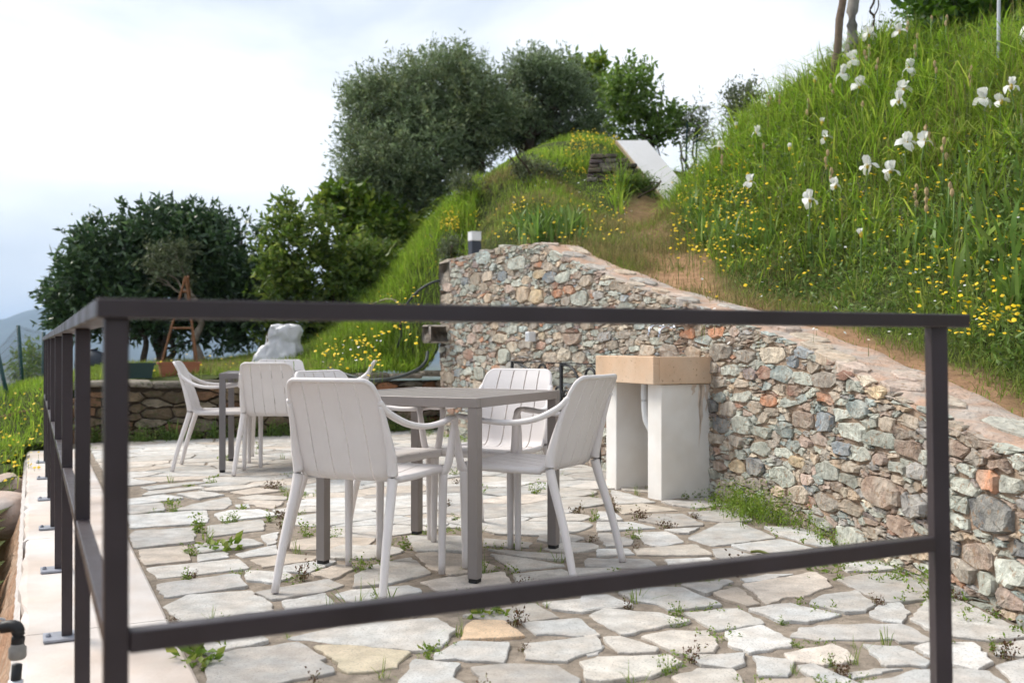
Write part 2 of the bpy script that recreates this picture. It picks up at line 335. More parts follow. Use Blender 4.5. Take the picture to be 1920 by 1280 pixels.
def dpath(X, Y):
    pts = np.c_[X, Y]; d = np.full(len(pts), 1e9)
    for a, b in zip(PATH[:-1], PATH[1:]):
        ab = b-a; t = np.clip(((pts-a)@ab)/(ab@ab), 0, 1); d = np.minimum(d, np.linalg.norm(pts-a-t[:, None]*ab, axis=1))
    return d
def off_terrace(X, Y, m=0.15):
    p, q = PQ(np.asarray(X), np.asarray(Y))
    return ~((q < qwall(p)+m) & (p < np.where(q > 4.22, 10.30, 10.76)) & (q > np.interp(p, [5, 7, 8, 9.83, 9.87], [-0.13, -0.11, -0.06, -0.06, 0.40])))
gs = 0.14; gx = np.arange(-9, 10.01, gs); gy = np.arange(-1, 24.01, gs)
XX, YY = np.meshgrid(gx, gy); xf, yf = XX.ravel(), YY.ravel(); zf = hgt(xf, yf)
zf = zf+0.025*wob(np.c_[xf, yf, zf*0], 3.0)
nxg = len(gx); idx = np.arange(len(xf)).reshape(XX.shape)
quads = np.stack([idx[:-1, :-1].ravel(), idx[:-1, 1:].ravel(), idx[1:, 1:].ravel(), idx[1:, :-1].ravel()], 1)
ok = off_terrace(xf, yf); quads = quads[ok[quads].all(1)]
dp = dpath(xf, yf)+0.12*wob(np.c_[xf, yf, xf*0], 2.2, 1)
soil = np.clip((0.29-dp)/0.14, 0, 1)*(1-0.35*np.clip((yf-8)/1.5, 0, 1))
_p, _q = PQ(xf, yf); soil = np.maximum(soil, np.clip((_p-2)/1, 0, 1)*np.clip(1-np.abs(_q-qwall(_p)-0.40)/0.22, 0, 1)*(_p < 8.6))
soil = np.maximum(soil, (np.clip((0.7-_q-(0.9))/0.3, 0, 1)*np.clip((7.6-yf)/1.0, 0, 1)))
tcol = np.array((0.070, 0.085, 0.030))*(1-soil[:, None])+np.array((0.36, 0.215, 0.125))*soil[:, None]
tcol = tcol*(1+0.18*wob(np.c_[xf, yf, zf], 4.0, 2))[:, None]
MT['ground'] = mat('hillside_earth', tint=True, rough=1.0, var=0.3, scale=12, bump=0.9, bscale=35, spec=0.05, bdist=0.03)
hill = link('hillside', newmesh('hillside', np.c_[xf, yf, zf], quads, MT['ground'], True, tcol)); tag(hill, kind='structure')

# far valley and mountains ------------------------------------------------
def big_grid(name, x0, x1, y0, y1, nx, ny, f, m):
    gx = np.linspace(x0, x1, nx); gy = np.linspace(y0, y1, ny); XX, YY = np.meshgrid(gx, gy)
    z = f(XX.ravel(), YY.ravel()); idx = np.arange(nx*ny).reshape(ny, nx)
    q = np.stack([idx[:-1, :-1].ravel(), idx[:-1, 1:].ravel(), idx[1:, 1:].ravel(), idx[1:, :-1].ravel()], 1)
    return tag(link(name, newmesh(name, np.c_[XX.ravel(), YY.ravel(), z], q, m, True)), kind='structure')
def fvalley(X, Y):
    r = np.hypot(X, Y); return -5-26*np.clip((r-15)/260, 0, 1)**0.8+3*wob(np.c_[X, Y, X*0], 0.02)*np.clip((r-40)/100, 0, 1)
big_grid('valley', -4600, 4600, -2500, 6700, 400, 400, fvalley, MT['valley'])
def fmount(X, Y):
    u = X/np.maximum(Y, 1)*FPX+960
    prof = np.interp(u, [-900, -300, -60, 0, 40, 85, 140, 260, 420, 600, 900, 1500, 2600], [40, 50, 60, 64, 84, 104, 122, 142, 130, 105, 80, 90, 60])
    s = np.exp(-((Y-2600)/420)**2)
    return -33+(prof+33+9*wob(np.c_[X, Y, X*0], 0.009))*s+5*wob(np.c_[X, Y, X*0], 0.03, 1)*s
big_grid('mountain', -4200, 3200, 1500, 3900, 260, 90, fmount, MT['mountain'])

# ------------------------------------------------------------------ polygon tools
def clip(poly, n, c):
    """keep x.n <= c"""
    out = []; m = len(poly)
    for i in range(m):
        a = poly[i]; b = poly[(i+1) % m]; da = a[0]*n[0]+a[1]*n[1]-c; db = b[0]*n[0]+b[1]*n[1]-c
        if da <= 0: out.append(a)
        if (da < 0 < db) or (db < 0 < da):
            t = da/(da-db); out.append((a[0]+(b[0]-a[0])*t, a[1]+(b[1]-a[1])*t))
    return out
def area(p):
    return 0.5*sum(p[i][0]*p[(i+1) % len(p)][1]-p[(i+1) % len(p)][0]*p[i][1] for i in range(len(p)))
def power_cells(pts, rad, want, box=0.6, near=34):
    pts = np.asarray(pts); rad = np.asarray(rad); cells = {}; s2 = (pts**2).sum(1)
    for i in want:
        d = ((pts-pts[i])**2).sum(1); nb = np.argpartition(d, min(near, len(d)-1))[:near+1]; nb = nb[np.argsort(d[nb])]
        x, y = pts[i]; poly = [(x-box, y-box), (x+box, y-box), (x+box, y+box), (x-box, y+box)]
        for j in nb:
            if j == i: continue
            poly = clip(poly, 2*(pts[j]-pts[i]), s2[j]-s2[i]-rad[j]**2+rad[i]**2)
            if len(poly) < 3: break
        if len(poly) >= 3 and area(poly) > 1e-5: cells[i] = poly
    return cells
def inset(poly, d):
    """shrink a convex polygon by d"""
    m = len(poly); out = list(poly)
    for i in range(m):
        a = np.array(poly[i]); b = np.array(poly[(i+1) % m]); e = b-a; l = np.linalg.norm(e)
        if l < 1e-6: continue
        n = np.array((e[1], -e[0]))/l; out = clip(out, n, n@a-d)
        if len(out) < 3: return None
    return out
def roughen(poly, step, amp, cut=0.16):
    """cut the corners, then put wobbly points along the edges"""
    p = [np.array(x, float) for x in poly]; m = len(p); q = []
    for i in range(m):
        a, b = p[i], p[(i+1) % m]; l = np.linalg.norm(b-a)
        c = min(cut, 0.02/l if l > 0 else 0) if cut < 0.12 else cut*random.uniform(0.5, 1.3)
        q += [a+(b-a)*c, b-(b-a)*c]
    out = []
    for i in range(len(q)):
        a, b = q[i], q[(i+1) % len(q)]; e = b-a; l = np.linalg.norm(e)
        if l < 1e-5: continue
        n = np.array((e[1], -e[0]))/l; k = max(1, int(l/step))
        for j in range(k): out.append(a+e*(j/k)+n*random.gauss(0, amp))
    return out
def inside(pt, poly):
    x, y = pt; r = False; n = len(poly)
    for i in range(n):
        x1, y1 = poly[i][0], poly[i][1]; x2, y2 = poly[(i+1) % n][0], poly[(i+1) % n][1]
        if (y1 > y) != (y2 > y) and x < (x2-x1)*(y-y1)/(y2-y1)+x1: r = not r
    return r
def darts(n, rad, pts, rads, lo, hi, tight=0.9, tries=1, test=None):
    """variable radius dart throwing; appends to pts / rads"""
    m = len(pts); PA = np.zeros((m+n, 2)); RA = np.zeros(m+n)
    if m: PA[:m] = pts; RA[:m] = rads
    for _ in range(n):
        c = np.array((random.uniform(lo[0], hi[0]), random.uniform(lo[1], hi[1]))); r = rad*random.uniform(0.8, 1.25)
        if test is not None and not test(c): continue
        d = (PA[:m, 0]-c[0])**2+(PA[:m, 1]-c[1])**2
        if (d < (tight*(RA[:m]+r))**2).any(): continue
        PA[m] = c; RA[m] = r; m += 1; pts.append(c); rads.append(r)

# ------------------------------------------------------------------ terrace paving
pave = link('terrace_paving', None); tag(pave, kind='structure')
bedpts = [W2(p_, -0.05) for p_ in (0.4, 10.75)]+[W2(p_, qwall(p_)+0.1) for p_ in np.linspace(10.75, 0.4, 16)]
mb = MB(); mb.add([(x, y, -0.022) for x, y in bedpts], [tuple(range(len(bedpts)))[::-1]])
bed_me = None
gp = np.arange(0.4, 10.8, 0.05); gq = np.arange(0.3, 4.2, 0.05); PPg, QQg = np.meshgrid(gp, gq)
wx = W2(PPg.ravel()[:, None].T[0], 0)  # placeholder for shape
bx = QQg.ravel()*B[0]+PPg.ravel()*A[0]; by = QQg.ravel()*B[1]+PPg.ravel()*A[1]
bz = -0.008+0.004*wob(np.c_[bx, by, bx*0], 9)+0.003*wob(np.c_[bx, by, bx*0], 31, 1)
ii = np.arange(PPg.size).reshape(PPg.shape)
bq = np.stack([ii[:-1, :-1].ravel(), ii[1:, :-1].ravel(), ii[1:, 1:].ravel(), ii[:-1, 1:].ravel()], 1)
link('sand_bed', newmesh('sand_bed', np.c_[bx, by, bz], bq, MT['sand'], True), pave)
Z_ = {1: (240, 1000, 500/1920), 2: (700, 1000, 500/1920), 3: (1100, 1000, 420/1920), 4: (1500, 1000, 420/1920), 5: (160, 820, 400/1920), 6: (1120, 860, 440/1920)}
TR = [  # the nearer flagstones, as outlines on the terrace floor
(1,'80,115 420,85 445,190 115,222'),(1,'475,75 870,35 980,75 520,135'),(1,'505,150 700,130 730,165 510,195'),(1,'780,145 1060,82 1090,140 830,170'),
(1,'145,240 790,180 875,245 225,318'),(1,'895,185 1130,140 1380,160 1310,190 980,235'),(1,'1090,235 1390,190 1500,200 1290,278 1100,262'),(1,'850,265 1130,275 1185,300 1070,350 860,325'),
(1,'1310,285 1520,220 1650,235 1480,325'),(1,'205,355 780,280 860,370 270,452'),(1,'265,515 440,435 880,405 1000,480 1050,550 400,632'),(1,'930,410 1440,320 1545,370 1420,410 1050,465'),
(1,'1130,480 1410,430 1480,500 1135,550'),(2,'-140,380 -120,290 0,225 270,168 415,285 110,355'),(2,'-270,430 -140,400 240,370 355,410 60,470 -150,490'),(1,'390,655 790,620 900,690 1020,762 620,850 520,860 430,760'),
(1,'570,940 600,860 1220,770 1415,890 1385,910 1475,985 1090,1065 900,1160 580,1140'),(1,'1350,800 1600,795 2030,840 1905,960 1590,995 1480,890'),(2,'-620,740 -200,655 450,605 585,690 490,800 350,830 -200,790'),
(1,'930,630 1230,575 1640,520 1680,590 1000,690'),(2,'-60,560 100,490 545,425 570,480 300,585'),(2,'350,345 470,320 940,270 1000,365 700,390 500,410'),(2,'300,140 440,130 690,150 890,235 560,290 420,250'),
(2,'245,10 640,15 690,60 690,125 300,115'),(2,'840,140 1050,170 1370,225 1010,260'),(2,'800,30 1140,60 1110,95 800,85'),(2,'820,108 1370,147 1360,180 1110,165'),(2,'1020,290 1370,255 1480,350 1050,390'),
(2,'1440,245 1740,245 1800,310 1500,345'),(2,'650,440 760,415 970,400 1000,440 700,520'),(2,'650,580 1150,495 1340,595 1110,625 820,610'),(2,'700,618 940,622 1090,735 630,752'),(2,'630,768 980,773 940,920 590,890 445,905 480,850'),
(2,'300,900 615,935 570,1030 650,1080 600,1160 140,1150'),(2,'720,960 960,930 1300,940 1480,1040 1420,1130 830,1120'),(2,'1080,790 1400,760 1610,740 1650,830 1370,910 1110,895'),(2,'1085,645 1270,625 1480,612 1620,720 1480,735 1170,715'),
(2,'1225,490 1690,440 1860,515 1480,555 1290,530'),(3,'-40,1100 60,1060 700,1035 800,1090 690,1160 520,1215 100,1255 0,1230'),(3,'-40,530 175,520 385,605 0,650 -60,620'),(3,'20,700 150,640 620,680 880,745 310,860'),
(3,'265,500 480,460 800,455 1165,600 700,650 620,600 400,560'),(3,'150,880 290,875 610,970 600,1000 260,1015'),(3,'-100,890 80,885 135,950 90,1020 0,1040'),(3,'-150,820 0,800 100,862 0,878'),(3,'470,870 720,820 1030,825 1115,950 1090,1000 800,1015 720,980'),
(3,'840,680 1280,635 1530,760 1120,820'),(3,'1180,840 1500,780 1760,910 1720,960 1400,1015 1220,930'),(3,'860,1030 1340,1020 1350,1100 1220,1140 1000,1110'),(3,'720,1220 960,1150 1260,1160 1340,1280 1200,1340 850,1300'),
(3,'1440,1040 1770,1080 1720,1210 1460,1200'),(3,'1470,1240 1920,1230 2000,1300 1500,1340'),(3,'810,430 1210,390 1250,410 1030,510'),(3,'1090,500 1290,450 1475,590 1380,605 1130,530'),(3,'1330,425 1920,330 1980,330 2095,440 1850,530 1720,530 1550,600 1460,510'),
(3,'1390,640 1730,590 1930,640 2180,690 1900,745 1660,740'),(4,'0,800 270,770 880,770 1110,890 1110,910 830,920 780,895 350,900 180,910 -80,870'),(4,'-120,1020 270,945 400,1000 450,1080 210,1115 -60,1080'),
(3,'410,130 930,90 1090,185 440,180'),(3,'670,215 1040,200 1150,255 710,260'),(3,'1085,130 1220,115 1510,205 1260,235 1110,190'),(3,'1230,95 1660,45 1930,120 1880,140 1480,170'),(3,'0,208 520,215 600,275 380,290 0,275'),
(3,'330,320 900,280 900,330 380,380'),(3,'1320,385 1560,340 1770,340 1500,395 1370,405'),(4,'330,380 550,335 820,330 1100,420 1100,550 780,580 690,560 480,460'),(4,'80,590 200,520 490,485 630,600 540,660 370,665'),
(4,'585,690 680,615 850,590 930,670 860,760 700,740'),(4,'950,730 1090,570 1330,560 1500,640 1920,830 1920,880 1640,910 1270,865 1100,800'),(4,'540,940 870,965 980,1010 1110,1080 1080,1125 720,1110'),
(4,'975,960 1110,925 1490,925 1570,1010 1625,1090 1520,1155 1270,1090 1060,1010'),(4,'1660,950 1920,905 2100,930 1900,1030 1670,1020'),(4,'1690,1130 1920,1060 2100,1150 1920,1290 1850,1270'),(4,'390,1190 630,1140 850,1150 690,1180 470,1230'),
(4,'550,1250 800,1230 1000,1160 1300,1150 1600,1170 1760,1290 1000,1400 600,1320'),(4,'-30,1130 130,1120 500,1280 200,1290'),(4,'360,260 720,220 870,290 640,315 400,320'),
(5,'400,880 440,830 990,800 975,930 450,990'),(5,'370,700 1090,650 1110,760 420,815'),(5,'375,610 690,585 720,650 400,690'),(5,'800,650 960,600 1290,535 1320,600 1240,640'),(5,'1165,685 1300,650 1570,645 1770,690 1230,750'),
(5,'1110,790 1600,735 1610,830 1110,890'),(5,'380,550 700,510 890,540 600,580 380,600'),(5,'830,505 1060,480 1250,510 1010,550'),(5,'520,515 580,480 1040,435 1070,455 560,515'),(5,'500,440 1000,390 1090,400 580,465'),
(5,'1305,490 1540,450 1770,480 1450,515'),(5,'1370,540 1540,512 1820,530 1800,556 1500,558'),(5,'1420,575 1500,562 1790,575 1700,640 1560,620'),(5,'1345,600 1470,595 1480,630 1370,635'),(5,'1580,880 1740,845 1720,950 1640,960'),
(6,'150,380 370,360 670,415 200,445'),(6,'110,250 280,290 475,350 160,365'),(6,'350,500 450,450 700,450 870,540 650,555'),(6,'0,515 280,515 490,560 0,590'),(6,'305,600 560,590 640,620 700,680 520,710 400,690'),
(6,'740,640 1000,520 1160,515 1460,640 940,705'),(6,'740,435 1200,400 1260,500 1040,515 860,490'),(6,'1370,550 1600,560 1920,620 1920,730 1700,680 1460,610'),(6,'0,600 100,597 290,660 280,700 60,710'),(6,'0,735 250,730 290,775 0,790'),
(6,'550,575 830,560 740,600 660,600'),(6,'520,345 600,335 880,345 1100,370 820,400 640,375'),(6,'0,430 120,430 210,495 0,505')]
pave_polys = []      # outlines in world x, y
SPECIAL = {17: (0.50, 0.435, 0.32), 31: (0.66, 0.48, 0.32), 38: (0.55, 0.52, 0.47)}
pave_cols = []
def flagcol():
    g = random.gauss(0.50, 0.05); w = max(-0.008, random.gauss(0.004, 0.015))
    c = (g+0.010+w, g, g-0.022-w)
    if random.random() < 0.10: c = (g+0.02, g-0.045, g-0.11)
    elif random.random() < 0.15: c = (g-0.085, g-0.10, g-0.12)
    return c
for k, (rg, s) in enumerate(TR):
    ox, oy, sc = Z_[rg]
    pl = [GP(ox+float(a.split(',')[0])*sc, oy+float(a.split(',')[1])*sc)[:2] for a in s.split()]
    c = np.mean(pl, axis=0); pl = [c+(x-c)*(1+0.006/max(np.linalg.norm(x-c), 0.05)) for x in pl]
    if area(pl) < 0: pl = pl[::-1]
    pave_polys.append(roughen(pl, 0.034, 0.0042, 0.05)); pave_cols.append(SPECIAL.get(k, flagcol()))
# the remaining floor: irregular cells, longer across the terrace than along it
SA = 0.60
def tom(x): p, q = PQ(x[0], x[1]); return np.array((q*SA, p))
gpts, grad = [], []
for pl in pave_polys:
    arr = np.array(pl); lo = arr.min(0); hi = arr.max(0); cnt = 0
    for gx_ in np.arange(lo[0], hi[0], 0.07):
        for gy_ in np.arange(lo[1], hi[1], 0.07):
            if inside((gx_, gy_), pl): gpts.append(tom((gx_, gy_))); grad.append(0.035); cnt += 1
    if cnt == 0: gpts.append(tom(arr.mean(0))); grad.append(0.04)
    for a in pl[::2]: gpts.append(tom(arr.mean(0)+(np.array(a)-arr.mean(0))*0.93)); grad.append(0.02)
nghost = len(gpts)
for r_, n_ in ((0.145, 900), (0.105, 900), (0.075, 700)):
    darts(n_, r_, gpts, grad, (0.49*SA, 0.9), (4.05*SA, 10.6), 0.92)
cells = power_cells(gpts, grad, range(nghost, len(gpts)), 0.45, 40)
for i, c in cells.items():
    c = clip(c, (-1, 0), -0.485*SA); c = clip(c, (0, 1), 10.62)
    if len(c) < 3: continue
    wpl = [W2(y, x/SA) for x, y in c]
    if area(wpl) < 0: wpl = wpl[::-1]
    wpl = inset(wpl, random.uniform(0.004, 0.010))
    if wpl is None or area(wpl) < 0.006: continue
    pave_polys.append(roughen(wpl, 0.05, 0.0045, 0.05)); pave_cols.append(flagcol())
def flag_mesh(pl, col):
    c = np.mean(pl, axis=0); tilt = np.array((random.gauss(0, 0.004), random.gauss(0, 0.004))); zt = random.uniform(-0.001, 0.003)
    top = [(*(c+(x-c)*(1-0.0028/max(np.linalg.norm(x-c), 0.03))), zt+(x-c)@tilt) for x in pl]
    mid = [(x[0], x[1], zt+(x-c)@tilt-0.0025) for x in pl]; bot = [(x[0], x[1], -0.045) for x in pl]; n = len(pl)
    v = top+mid+bot; f = [tuple(range(n))]
    for i in range(n):
        j = (i+1) % n; f += [(n+i, n+j, j, i), (2*n+i, 2*n+j, n+j, n+i)]
    return v, f
order = sorted(range(len(pave_polys)), key=lambda i: -area(pave_polys[i])/max(1.5, np.mean(pave_polys[i], axis=0)[1])**3)
rest = MB(); restc = []
for rank, i in enumerate(order):
    v, f = flag_mesh(pave_polys[i], pave_cols[i])
    if rank < 300: link('paving_stone', newmesh('paving_stone', np.array(v), f, MT['flag'], False, np.array([pave_cols[i]]*len(v))), pave)
    else: rest.add(v, f); restc += [pave_cols[i]]*len(v)
if rest.v:
    tag(link('distant_paving', newmesh('distant_paving', np.array(rest.v), rest.f, MT['flag'], False, np.array(restc)), pave), kind='stuff')
print('paving stones', len(pave_polys), 'traced', len(TR))

# coping along the drop, with its rendered retaining face
cop = link('coping', None); tag(cop, kind='structure')
cuts = [0.3, 2.05, 3.62, 5.4, 7.15, 8.6, 9.92]
for a_, b_ in zip(cuts[:-1], cuts[1:]):
    n = 14; v = []; f = []
    for i in range(n+1):
        p_ = a_+0.003+(b_-a_-0.006)*i/n; j0 = random.gauss(0, 0.006); z0 = 0.012
        for q_, z_ in ((-0.035+j0, -0.09), (-0.030+j0, z0-0.012), (-0.012+random.gauss(0, .003), z0), (0.418, z0), (0.428, z0-0.008), (0.43, -0.05)):
            w = W2(p_, q_); v.append((w[0], w[1], z_))
    for i in range(n):
        for k in range(5): f.append((i*6+k, i*6+k+1, (i+1)*6+k+1, (i+1)*6+k))
    f.append((0, 1, 2, 3, 4, 5)[::-1]); f.append(tuple(n*6+k for k in range(6)))
    link('coping_slab', newmesh('coping_slab', np.array(v), [x[::-1] for x in f], MT['coping']), cop)
v = []; f = []; nn = 90; mm = 9
for i in range(nn+1):
    p_ = 0.3+9.6*i/nn
    for k in range(mm+1):
        t = k/mm; w = W2(p_, -0.028-0.24*t); e = 0.014*wob(np.array([w[0], w[1], -t*0.6]), 9)+0.008*wob(np.array([w[0], w[1], -t*0.6]), 27, 1)
        w = W2(p_, -0.030-0.24*t+e*(t > 0)); v.append((w[0], w[1], -0.07-0.75*t))
for i in range(nn):
    for k in range(mm): f.append((i*(mm+1)+k, i*(mm+1)+k+1, (i+1)*(mm+1)+k+1, (i+1)*(mm+1)+k)[::-1])
link('retaining_face', newmesh('retaining_face', np.array(v), [x[::-1] for x in f], MT['render'], True), cop)
# pale slurry that ran down below the coping's edge
v = []; f = []; 
for i in range(161):
    p_ = 0.4+9.4*i/160; w0 = W2(p_, -0.036); dz = 0.02+0.012*abs(math.sin(i*1.7)+math.sin(i*0.63)); w1 = W2(p_, -0.052-0.24*dz)
    v += [(w0[0], w0[1], -0.03), (w1[0], w1[1], -0.05-dz*0.6)]
for i in range(160): f.append((2*i, 2*i+1, 2*i+3, 2*i+2))
MT['slurry'] = mat('cement_slurry', (0.60, 0.56, 0.53), 0.95, 0.15, 20, bump=0.8, bscale=60)
link('slurry_run', newmesh('slurry_run', np.array(v), f, MT['slurry']), cop)
# ------------------------------------------------------------------ rubble wall
ps = np.arange(-0.6, 10.1701, 0.05); wl = np.array([W2(p_, qwall(p_)) for p_ in ps])
us = np.r_[0, np.cumsum(np.linalg.norm(np.diff(wl, axis=0), axis=1))]
UMAX = us[-1]
def wpt(u, z, d=0.0):
    """point on the wall face; d = how far proud of it"""
    u_ = np.clip(u, 0, UMAX); x = np.interp(u_, us, wl[:, 0]); y = np.interp(u_, us, wl[:, 1])
    x2 = np.interp(u_+0.05, us, wl[:, 0]); y2 = np.interp(u_+0.05, us, wl[:, 1]); x1 = np.interp(u_-0.05, us, wl[:, 0]); y1 = np.interp(u_-0.05, us, wl[:, 1])
    t = np.array((x2-x1, y2-y1)); t /= np.linalg.norm(t)+1e-9
    n = np.array((-t[1], t[0])); e = u-u_
    return np.array((x+n[0]*d+t[0]*e, y+n[1]*d+t[1]*e, z))
def utop(u): return float(walltop(np.interp(u, us, ps)))
def ray_wall(px, py):
    k = (px-960)/FPX; s = wl[:, 0]-k*wl[:, 1]; j = np.nonzero(np.diff(np.sign(s)))[0]
    if not len(j): return UMAX-0.05, CAMH-(py-HOR)/FPX*wl[-1, 1], wl[-1, 1]
    j = j[-1]; t = s[j]/(s[j]-s[j+1]); Y = wl[j, 1]+(wl[j+1, 1]-wl[j, 1])*t
    return us[j]+(us[j+1]-us[j])*t, CAMH-(py-HOR)/FPX*Y, Y
wall = thing('rubble_wall', 'mixed coloured rubble stone retaining wall stepping down beside the terrace', 'wall', (*wl[int(len(wl)*0.55)], 0))
WL = np.array(wall.location)
GR = {'g': (0.40, 0.43, 0.375), 'pg': (0.50, 0.53, 0.47), 'bg': (0.33, 0.40, 0.39), 'b': (0.24, 0.29, 0.335), 'd': (0.125, 0.14, 0.155), 'cr': (0.62, 0.53, 0.41), 'y': (0.58, 0.44, 0.27),
      'o': (0.53, 0.235, 0.125), 'r': (0.33, 0.175, 0.125), 'br': (0.315, 0.225, 0.175), 'gb': (0.35, 0.305, 0.26), 'be': (0.47, 0.385, 0.30), 'pk': (0.50, 0.375, 0.315), 'pu': (0.225, 0.175, 0.175), 't': (0.57, 0.435, 0.31), 'gy': (0.37, 0.36, 0.35)}
SEED = '''983 552 24 44 t|1008 555 22 40 y|1089 559 28 38 pg|1451 665 55 32 cr|1489 677 22 24 b|1468 701 40 34 bg|1508 708 36 28 g|1549 711 46 38 gb|1602 725 44 24 g|1645 733 42 26 y|1703 730 60 28 gy|1444 751 32 22 o|1490 732 36 20 r|1549 749 32 18 o|1482 754 46 16 pg
1508 788 48 36 br|1547 790 34 46 b|1597 807 66 36 pg|1581 775 36 22 pg|1654 825 58 36 g|1705 842 54 38 br|1664 794 34 26 be|1705 790 48 24 be|1616 852 38 30 pg|1650 861 32 22 pk|1580 840 38 26 b|1499 866 30 22 y|1468 849 36 20 pg|1538 825 42 22 pk|1468 893 48 40 g
1684 876 42 22 pg|1599 876 42 22 be|1593 900 42 22 g|1722 885 32 36 gy|1654 921 74 60 br|1602 933 22 22 t|1715 948 46 58 gy|1599 950 56 26 be|1550 941 62 32 gb|1690 986 54 40 br|1843 818 58 40 br|1795 842 50 30 br|1791 807 34 30 be|1891 835 64 30 g|1911 862 30 34 pg|1873 873 44 24 br|1815 883 40 24 pg
1853 898 46 44 o|1805 910 54 30 g|1896 910 50 34 pg|1860 965 84 84 d|1805 945 36 34 g|1801 976 40 26 pg|1789 1024 30 34 d|1832 1039 60 62 br|1900 1072 60 64 pg|1810 1070 44 50 gb|1848 1094 36 52 g|1896 1127 52 40 pk|1911 1028 30 50 d
1354 660 44 34 gb|1400 667 46 26 gb|1371 694 54 20 pg|1409 702 26 26 pu|1436 700 28 28 r|1347 717 52 24 gb|1391 720 28 20 be|1392 741 66 20 pg|1335 760 26 34 d|1366 766 36 30 gb|1353 797 40 30 d|1392 798 38 38 pg|1430 810 40 26 g|1342 821 42 22 gb|1382 826 38 22 gb|1426 840 50 26 g|1384 874 32 28 y|1416 874 34 42 d|1392 853 22 20 pg|1351 873 30 20 br
1345 622 34 22 o|1322 637 28 18 bg|1291 625 28 22 o|909 484 24 26 bg|942 517 18 24 b|894 522 24 26 be|872 527 12 20 b|940 487 26 14 be|1012 514 28 18 y|1032 520 26 24 b|1057 520 26 24 g|1010 497 18 10 o|1047 551 20 16 o|1067 542 22 16 o|955 542 20 16 pk|945 667 24 42 g|960 650 20 22 cr|940 634 36 18 cr|985 646 38 18 gb
1010 665 26 14 g|1032 670 30 26 be|1060 665 24 24 cr|1087 670 30 24 be|899 615 24 16 pk|1027 612 24 12 bg|1135 632 32 20 gy|1017 630 14 16 y|1045 630 18 14 t|1105 645 24 12 g|877 697 30 14 pg|900 700 18 40 g|1215 657 28 26 be|1257 660 32 28 gb|1300 660 34 24 be|1350 745 30 20 bg|840 560 26 24 be|835 615 26 16 be'''
UA = 0.42
pts, rads, want_col, want_box = [], [], {}, {}
for s in SEED.replace('\n', '|').split('|'):
    px, py, w_, h_, c_ = s.split(); px, py, w_, h_ = map(float, (px, py, w_, h_))
    u0, z0, Y0 = ray_wall(px, py); u1 = ray_wall(px+1, py)[0]; du = abs(u1-u0)*w_; dz = h_/FPX*Y0
    r_ = 0.5*math.sqrt(du*UA*dz)*0.98
    want_col[len(pts)] = GR[c_]; want_box[len(pts)] = (du*0.98, dz*0.98); pts.append(np.array((u0*UA, z0))); rads.append(r_)
def onwall(c): return c[1] < utop(c[0]/UA)-0.015
for r_, n_ in ((0.060, 420), (0.044, 1200), (0.031, 3000), (0.021, 6500), (0.0135, 12000), (0.0095, 9000)):
    darts(n_, r_, pts, rads, (0, 0.0), (UMAX*UA, 1.92), 0.93, test=onwall)
nreal = len(pts)
for u_ in np.arange(-0.2, UMAX+0.2, 0.055):      # border ghosts above the cap and below the floor
    pts.append(np.array((u_*UA, utop(u_)+0.03))); rads.append(0.02); pts.append(np.array((u_*UA, -0.06))); rads.append(0.02)
cells = power_cells(pts, rads, range(nreal), 0.30, 40)
keys = list('g'*6)+['pg']*8+['bg']*4+['gy']*4+['gb']*6+['be']*8+['br']*4+['pk']*3+['cr']*2+['o']*1+['r']*2+['t']*3+['b']*1+['pu']*1
def stone_mesh(pl2, place, d, jit=0.003, nmin=7):
    """pl2: outline in face coordinates; place(u, z, depth) -> world"""
    c = np.mean(pl2, axis=0); n = len(pl2); tl = (random.gauss(0, 0.09), random.gauss(0, 0.09)); v = []
    for x in pl2: v.append(place(x[0], x[1], -0.03))
    for x in pl2: v.append(place(x[0], x[1], d*0.5+random.gauss(0, jit)))
    for x in pl2:
        e = c+(x-c)*random.uniform(0.84, 0.96); dd = d+(e-c)@np.array(tl)+random.gauss(0, jit)
        v.append(place(e[0], e[1], max(dd, d*0.55)))
    v.append(place(c[0], c[1], d*random.uniform(0.98, 1.12)))
    f = []
    for i in range(n):
        j = (i+1) % n; f += [(i, j, n+j, n+i), (n+i, n+j, 2*n+j, 2*n+i), (2*n+i, 2*n+j, 3*n)]
    return v, f
info = []
def splits(c, i):
    """break some plain cells into stacked flat chips, as schist breaks"""
    ys = [y for x, y in c]; h = max(ys)-min(ys)
    if i in want_col or h < 0.034 or random.random() > 0.42: return [c]
    k = 2 if h < 0.06 else random.choice((2, 3, 3)); res = []; rest_ = c; xm = np.mean([x for x, y in c]); ts = sorted(random.uniform(0.22, 0.78) for _ in range(k-1))
    for t in ts:
        sl1 = random.gauss(0, 0.10)/UA; cc = min(ys)+h*t-sl1*xm
        a = clip(rest_, (-sl1, 1.0), cc); rest_ = clip(rest_, (sl1, -1.0), -cc)
        if len(a) >= 3 and abs(area(a)) > 4e-5: res.append(a)
        if len(rest_) < 3: break
    if len(rest_) >= 3: res.append(rest_)
    return res
